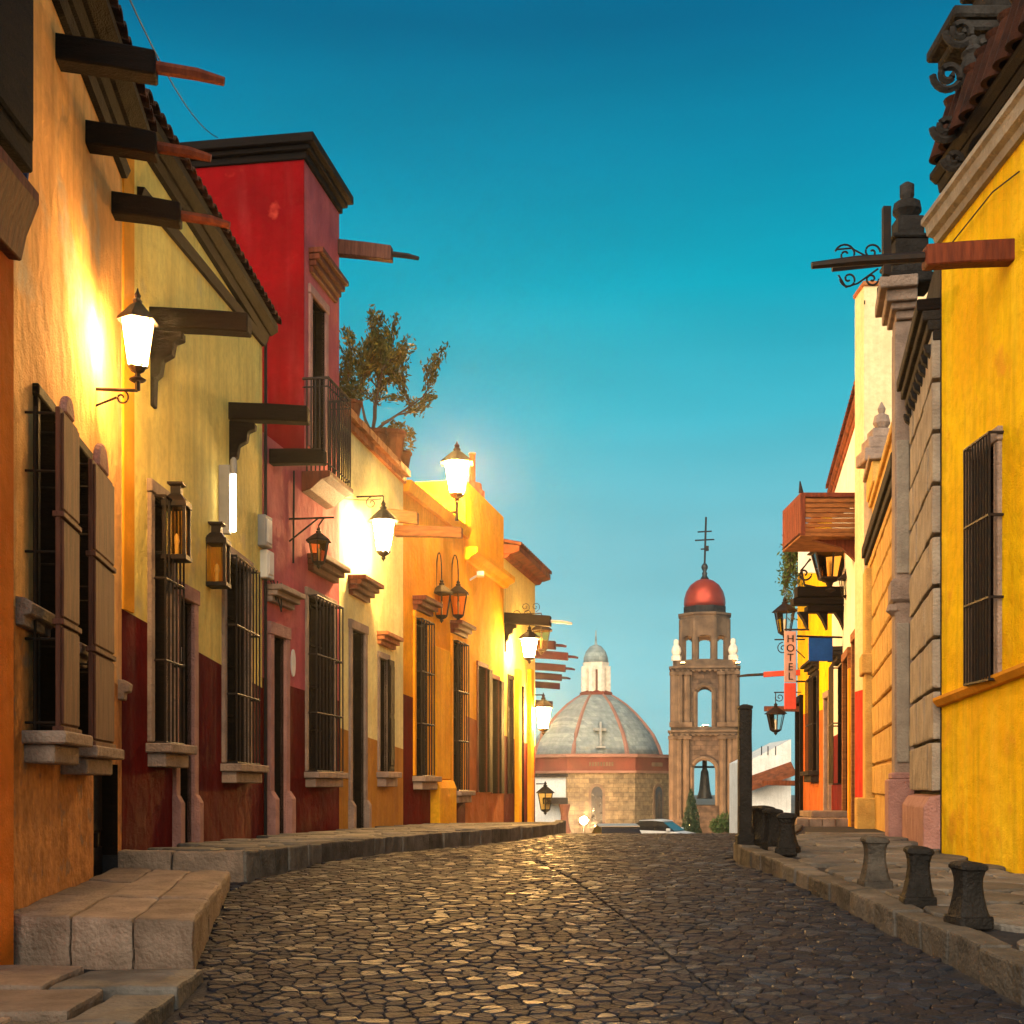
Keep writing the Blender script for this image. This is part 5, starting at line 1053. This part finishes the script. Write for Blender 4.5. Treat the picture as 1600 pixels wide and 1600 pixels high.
# bell tower
YT = 110.; st = YT/FPX; tx = at(1101, 0, YT).x
def zT(py): return CZ+(HY-py)*st
TW = thing('bell_tower', 'tall stone bell tower with open arches, copper-red dome and iron cross', 'tower', (tx, YT, zT(1300)-2))
def archwall(m, w, z0, z1, ow, oz0, oz1, side, dpt, thick):
    """wall panel w wide with an arched opening; side 0..3 turned round the tower"""
    ca, sa = math.cos(side*math.pi/2), math.sin(side*math.pi/2)
    def R(u, v): return (tx+u*ca-(-v)*0-(v)*(-sa)*-1*0+0, 0) if False else (tx+u*ca+v*sa, YT+u*sa-v*ca)
    def bx(u0, u1, v0, v1, a, b):
        p = [R(u0, v0), R(u1, v0), R(u1, v1), R(u0, v1)]; m.loft([[(x, y, a) for x, y in p], [(x, y, b) for x, y in p]])
    h = w/2; o = ow/2
    bx(-h, -o, dpt-thick, dpt, z0, z1); bx(o, h, dpt-thick, dpt, z0, z1); bx(-o, o, dpt-thick, dpt, z0, oz0)
    n = 10; spr = oz1-o
    for i in range(n):
        a, b = -o+2*o*i/n, -o+2*o*(i+1)/n; zz = spr+math.sqrt(max(0, o*o-((a+b)/2)**2)); bx(a, b, dpt-thick, dpt, zz, z1)
def ring(m, w, z0, z1, cc=.12): a = w/2; c = a*(1-cc); m.loft([[(tx+x, YT+y, z) for x, y in ((a,-c),(a,c),(c,a),(-c,a),(-a,c),(-a,-c),(-c,-a),(c,-a))] for z in (z0, z1)])
Wb = 100*st
for (py0, py1, wpx, aw, ay0, ay1, nm) in ((1310, 1150, 98, 38, 1258, 1186, 'lower_stage'), (1138, 1052, 94, 27, 1140, 1074, 'middle_stage')):
    m = MB(); w = wpx*st
    for sd in range(4): archwall(m, w if sd % 2 == 0 else w-1.3, zT(py0), zT(py1), aw*st, zT(ay0), zT(ay1), sd, w/2, .62)
    m.build(nm, M_towerstone, TW)
for (a, b, w) in ((1300, 1262, 106), (1150, 1146, 106), (1146, 1143, 112), (1143, 1138, 103), (1052, 1049, 102), (1049, 1045, 108), (1045, 1036, 96)):
    m = MB(); h = w*st/2
    if a == 1300: continue
    ring(m, w*st, zT(a)+.01, zT(b)); m.build('cornice', M_towertrim, TW)
pc_ = MB()
for (py0, py1, wpx) in ((1300, 1151, 98), (1138, 1053, 94)):      # half columns at the arches and corners
    for sx in (-1, 1):
        for uu in (.28, .40, .485):
            x = tx+sx*wpx*st*uu; MB().tube([(x, YT-wpx*st/2-.08, zT(py0)), (x, YT-wpx*st/2-.08, zT(py1))], .30 if uu < .45 else .38, 8).build('column', M_towertrim, TW)
    for sx in (-1, 1):
        for uu in (.30, .46): y = YT+sx*wpx*st*uu; MB().tube([(tx+wpx*st/2+.06, y, zT(py0)), (tx+wpx*st/2+.06, y, zT(py1))], .3, 6).build('column', M_towertrim, TW)
for (ay0, ay1, aw, wpx) in ((1258, 1186, 38, 98), (1140, 1074, 27, 94)):     # arch mouldings
    o = aw*st/2; spr = zT(ay1)-o; pts = [(tx-o, YT-wpx*st/2-.05, zT(ay0))]+[(tx+o*math.cos(math.pi-math.pi*i/12), YT-wpx*st/2-.05, spr+o*math.sin(math.pi*i/12)) for i in range(13)]+[(tx+o, YT-wpx*st/2-.05, zT(ay0))]
    MB().tube(pts, .2, 6).build('arch_moulding', M_towertrim, TW)
for (py, w) in ((1148.5, 108), (1050.5, 104)):                 # dentils under the cornices
    for k in range(13):
        x = tx+(k-6)/6*w*st*.47; MB().box(x-.11, x+.11, YT-w*st/2-.22, YT-w*st/2+.3, zT(py+3.2), zT(py+.3)).build('dentil', M_towertrim, TW)
for (py0, py1, wpx) in ((1300, 1151, 98), (1138, 1053, 94)):
    for sx in (-1, 1):
        for uu in (.28, .40, .485):
            x = tx+sx*wpx*st*uu
            for (a, b) in ((py1+6, py1+1), (min(py0, 1290), min(py0, 1290)-7)): MB().box(x-.42, x+.42, YT-wpx*st/2-.5, YT-wpx*st/2+.1, zT(a), zT(b)).build('column_block', M_towertrim, TW)
# top stage: octagonal arcade
TW.rotation_euler = (0, 0, -math.atan2(tx, YT)); Rt = 37*st; zb0, zb1 = zT(1036), zT(970)
for k in range(8):
    a = math.pi/8+k*math.pi/4; p = (tx+Rt*math.cos(a), YT+Rt*math.sin(a)); MB().tube([(p[0], p[1], zb0), (p[0], p[1], zb1)], .30, 8).build('column', M_towertrim, TW)
    b = a+math.pi/4; q = (tx+Rt*math.cos(b), YT+Rt*math.sin(b)); m = MB(); nn = 8
    P0, P1 = Vector(p), Vector(q); nrm = Vector((math.cos(a+math.pi/8), math.sin(a+math.pi/8)))*.22; ol = (P1-P0).length
    for i in range(nn):
        u0, u1 = i/nn, (i+1)/nn; uc = ((u0+u1)/2-.5)*2; zz = zT(1008)+math.sqrt(max(0, 1-uc*uc))*ol/2*.85; c = [P0.lerp(P1, u0)-nrm, P0.lerp(P1, u1)-nrm, P0.lerp(P1, u1)+nrm, P0.lerp(P1, u0)+nrm]
        m.loft([[(x.x, x.y, z) for x in c] for z in (zz, zb1)]); m.loft([[(x.x, x.y, z) for x in c] for z in (zb0, zb0+.16)])
    m.build('arch', M_towertrim, TW)
o8 = lambda r, z: [(tx+r*math.cos(math.pi/8+k*math.pi/4), YT+r*math.sin(math.pi/8+k*math.pi/4), z) for k in range(8)]
MB().loft([o8(40*st, zb1+.01), o8(41*st, zT(966)), o8(44*st, zT(964)), o8(44*st, zT(961)), o8(35*st, zT(960.5))]).build('crown_cornice', M_towertrim, TW)
MB().loft([o8(35*st, zT(960)), o8(35*st, zT(950)), o8(32*st, zT(949))]).build('dome_drum', M_darkstone, TW)
MB().lathe([(31*st, zT(952)), (32.5*st, zT(944)), (32*st, zT(936)), (29*st, zT(925)), (23*st, zT(915)), (14*st, zT(908)), (6*st, zT(905))], (tx, YT, 0), 24).build('dome', M_domered, TW, smooth=True)
MB().lathe([(7*st, zT(905)), (3.5*st, zT(899)), (4.5*st, zT(896)), (2.5*st, zT(893)), (5*st, zT(888)), (5.2*st, zT(885)), (3*st, zT(881)), (.06, zT(880))], (tx, YT, 0), 12).build('finial', M_bronze, TW, smooth=True)
m = MB(); m.tube([(tx, YT, zT(881)), (tx+.12, YT, zT(808))], .09, 5)
for y, hw in ((844, 15), (831, 11), (858, 6)): m.tube([(tx-hw*st, YT, zT(y)), (tx+hw*st, YT, zT(y-.6))], .065, 5)
m.box(tx+.0, tx+.35, YT-.05, YT+.05, zT(861), zT(853)); m.build('cross', M_iron, TW)
for sx in (-1, 1):
    for sy in (-1, 1):
        p = (tx+sx*43*st, YT+sy*43*st, zT(1036)); MB().lathe([(.42, 0), (.42, .4), (.30, .45), (.42, .8), (.36, 1.1), (.2, 1.35), (.24, 1.5), (.2, 1.75), (.02, 1.85)], p, 8).build('corner_statue', M_statue, TW)
# bell in the lower arch
BE = thing('bronze_bell', 'big dark bell hanging in the lower arch of the tower', 'bell', (tx, YT, zT(1255)))
MB().lathe([(12.5*st, 0), (11.5*st, .15), (9*st, .7), (7.2*st, 1.6), (6*st, 2.3), (3.5*st, 2.6), (1.2*st, 2.7)], (tx, YT, zT(1248)), 16).build('body', M_bronze, BE, smooth=True); MB().box(tx-19*st, tx+19*st, YT-.2, YT+.2, zT(1200), zT(1197)).build('yoke', M_wood, BE); MB().tube([(tx, YT, zT(1201)), (tx, YT, zT(1188))], .22, 6).build('hanger', M_wood, BE)
# warm floodlights on the tower ledges and before the church
def flood(p, label, s=.35, mt=None, group='floodlights on the church'):
    t = thing('floodlight', label, 'floodlight', tuple(p), group); MB().box(p.x-s/2, p.x+s/2, p.y-s*.3, p.y+s*.3, p.z, p.z+s*.5).build('housing', M_iron, t, bevel=.02); MB().box(p.x-s*.44, p.x+s*.44, p.y-s*.26, p.y+s*.26, p.z+s*.5+.002, p.z+s*.56).build('glass', mt or M_flood, t); return t
flood(Vector((tx, YT-.4, zT(1140)+.1)), 'warm floodlight inside the middle arch of the bell tower', .5); flood(Vector((tx, YT, zT(1036)+.05)), 'warm floodlight inside the top arcade of the bell tower', .5)
flood(Vector((tx-42*st, YT-56*st, zT(1045)+.05)), 'small floodlight at the left corner statue of the bell tower', .35, M_floodsmall); flood(Vector((tx+42*st, YT-56*st, zT(1045)+.05)), 'small floodlight at the right corner statue of the bell tower', .35, M_floodsmall)
q = at(926, 1292, 112); fl = thing('floodlight', 'glaring floodlight at the foot of the church beside the parked car', 'floodlight', tuple(q), 'floodlights on the church')
q = at(912, 1282, 100); MB().lathe([(.1, -.28), (.26, -.15), (.3, 0), (.26, .15), (.1, .28)], tuple(q), 12).build('glass', M_star, fl); MB().tube([(q.x, q.y, q.z-.2), (q.x, q.y, q.z-3)], .12, 6).build('stand', M_iron, fl)
flood(at(935, 1297, 114), 'ground floodlight washing the church wall below the dome', .7); flood(at(1075, 1300, 101), 'ground floodlight washing the bell tower foot', 1.0)
# low wall, cypress and hedge at the church foot
LW = thing('low_wall', 'low pinkish stone wall at the foot of the bell tower', 'wall', tuple(at(1100, 1310, 104)))
MB().box(at(1046, 0, 104).x, at(1160, 0, 104).x, 104, 104.5, at(0, 1320, 104).z, at(0, 1281, 104).z).build('masonry', M_towerstone, LW)
CY = thing('cypress_tree', 'slim dark cypress before the bell tower', 'tree', tuple(at(1080, 1310, 98))); m = MB(); b = at(1080, 1306, 98); hh = at(0, 1234, 98).z-b.z
for _ in range(2600):
    t = random.random()**1.3; r = .82*(1-t)**.75*random.uniform(.35, 1.06)+.02; a = random.uniform(0, 6.283); leaf(m, Vector((b.x+r*math.cos(a), b.y+r*math.sin(a), b.z+hh*t)), .13, Vector((0, 0, 1)))
m.build('crown', M_cypress, CY); MB().tube([tuple(b-Vector((0, 0, 1))), tuple(b+Vector((0, 0, hh*.9)))], [.18, .03], 6).build('trunk', M_bark, CY)
HG = thing('shrub', 'leafy green shrub right of the cypress at the tower foot', 'shrub', tuple(at(1135, 1305, 96))); m = MB()
for (px, py, r) in ((1122, 1290, .55), (1135, 1285, .7), (1148, 1289, .6)): leafmass(m, at(px, py, 96), (r*1.2, r, r*1.1), 420, .16)
m.build('foliage', M_leafgreen, HG); MB().tube([tuple(at(1135, 1325, 96)), tuple(at(1135, 1285, 96))], .06, 5).build('stem', M_bark, HG)
# white houses
WH = thing('white_house', 'plain white far house with grey roof slab left of the church', 'house', tuple(at(858, 1300, 75)), None)
MB().box(at(836, 0, 75).x, at(884, 0, 75).x, 75, 80, at(0, 1330, 75).z, at(0, 1214, 75).z).build('wall', M_white, WH); MB().box(at(835, 0, 75).x, at(887, 0, 75).x, 74.8, 80, at(0, 1214, 75).z, at(0, 1209, 75).z).build('roof', M_darkstone, WH)
MB().box(at(848, 0, 75).x, at(886, 0, 75).x, 73.8, 75.01, at(0, 1256, 75).z, at(0, 1246, 75).z).build('canopy', M_darkstone, WH)
l_ = hex_lantern('street_lantern', 'tiny dark lantern hanging before the far white house', .72, .72, M_amberglass, 'hanging lanterns'); pc = at(852, 1252, 55); place(l_, pc); m = MB().tube([(-.4, 0, .75), (0, 0, .75), (0, 0, .4)], .03, 5); bo = m.build('bracket', M_iron); bo.parent = l_
p = at(882, 1300, 46); PI = thing('stone_pier', 'dark waisted stone pier left of the glaring floodlight', 'pier', tuple(p)); MB().lathe([(.24, -.4), (.24, 0), (.15, .25), (.13, .6), (.17, .85), (.20, .95), (.20, 1.0)], tuple(p), 10).build('shaft', M_pinkstone, PI)
WR = thing('white_house', 'white far house with orange tile roof behind the black post', 'house', tuple(at(1200, 1300, 72)), None)
a0, a1 = at(1168, 0, 72).x, at(1236, 0, 72).x
MB().loft([[(a0, y, at(0, 1330, 72).z), (a1, y, at(0, 1330, 72).z), (a1, y, at(0, 1155, 72).z), (a0, y, at(0, 1190, 72).z)] for y in (72, 78)]).build('wall', M_white, WR)
MB().loft([[(a0-.1, y, z), (a1, y, z+.9), (a1, y, z+1.15), (a0-.1, y, z+.25)] for y, z in ((70.9, at(0, 1234, 72).z-.1), (72.0, at(0, 1226, 72).z+.15))]).build('lean_to_roof', M_terra, WR)
MB().box(at(1178, 0, 72).x, at(1200, 0, 72).x, 71.9, 72.05, at(0, 1300, 72).z, at(0, 1258, 72).z).build('gate', M_plaque, WR)
for px in (1190, 1200, 1212): MB().tube([tuple(at(px, 1180, 72)), tuple(at(px, 1166, 72))], .03, 4).build('roof_rod', M_iron, WR)
# cars over the brow
def car(label, loc, rz, paint):
    r = thing('parked_car', label, 'car', (0, 0, 0), 'cars beyond the brow')
    def sec(y, w, z0, z1): return [(-w, y, z0), (w, y, z0), (w*1.02, y, (z0+z1)/2), (w*.94, y, z1), (-w*.94, y, z1), (-w*1.02, y, (z0+z1)/2)]
    MB().loft([sec(-2.1, .70, .30, .62), sec(-1.95, .82, .22, .72), (sec(-.95, .86, .2, .90)), sec(.9, .87, .2, .94), sec(1.85, .82, .24, .92), sec(2.05, .72, .35, .80)]).build('body', paint, r, bevel=.03)
    MB().loft([sec(-1.0, .78, .86, .93), sec(-.35, .68, .88, 1.38), sec(.75, .68, .9, 1.40), sec(1.55, .74, .9, .96)]).build('windows', M_glassdark, r)
    MB().loft([sec(-.42, .70, 1.36, 1.40), sec(.1, .71, 1.40, 1.46), sec(.8, .69, 1.38, 1.42)]).build('roof', paint, r)
    for sx in (-1, 1):
        for y in (-1.3, 1.3):
            w = MB(); w.loft([[(sx*x, y+.31*math.cos(a), .31+.31*math.sin(a)) for a in [2*math.pi*i/14 for i in range(14)]] for x in (.70, .88)]); w = w.build('wheel', M_rubber, r)
            MB().loft([[(sx*x, y+.18*math.cos(a), .31+.18*math.sin(a)) for a in [2*math.pi*i/10 for i in range(10)]] for x in (.86, .892)]).build('rim', M_pipe, w)
        MB().box(sx*.62-.14, sx*.62+.14, -2.09, -1.98, .55, .68).build('headlight', M_plaque, r, bevel=.02); MB().box(sx*.93-.09, sx*.93+.09, -.85, -.68, .92, 1.05).build('mirror', paint, r, bevel=.02)
    MB().box(-.25, .25, -2.13, -2.08, .38, .48).build('number_plate', M_plaque, r)
    r.location = loc; r.rotation_euler = (0, 0, rz); return r
def gy(y): return CZ+road_r(y)
car('silver car beyond the brow with only roof and windscreen showing', (at(965, 0, 45).x, 45, CZ-57*45/FPX-1.46), .1, M_silver)
car('white car parked beyond the brow near the tower foot', (at(1031, 0, 62).x, 62, CZ-50*62/FPX-1.46), 1.1, M_whitecar)
cable(sag(at(185, -40, 8.5), at(340, 215, 17), .2), 'thin overhead wire crossing the sky to the red house roof', .006)
cable(sag(at(192, -5, 9.5), at(176, 46, 9.6), -.12), 'short looped wire at the top of the peach house', .008)

HZ = MB().box(-410, 410, -50, 810, CZ-7.2, CZ+25).build('glow_haze', M_wood); HZ.data.materials.clear()  # unseen thin volume added to give the lamps halos
mh = bpy.data.materials.new('added_glow_haze'); mh.use_nodes = True; n_ = mh.node_tree.nodes; n_.remove(n_['Principled BSDF'])
pvn = n_.new('ShaderNodeVolumePrincipled'); pvn.inputs['Color'].default_value = (.9, .92, .95, 1); pvn.inputs['Density'].default_value = .0004; pvn.inputs['Anisotropy'].default_value = .9; mh.node_tree.links.new(pvn.outputs[0], n_['Material Output'].inputs['Volume'])
HZ.data.materials.append(mh); HZ['kind'] = 'stuff'
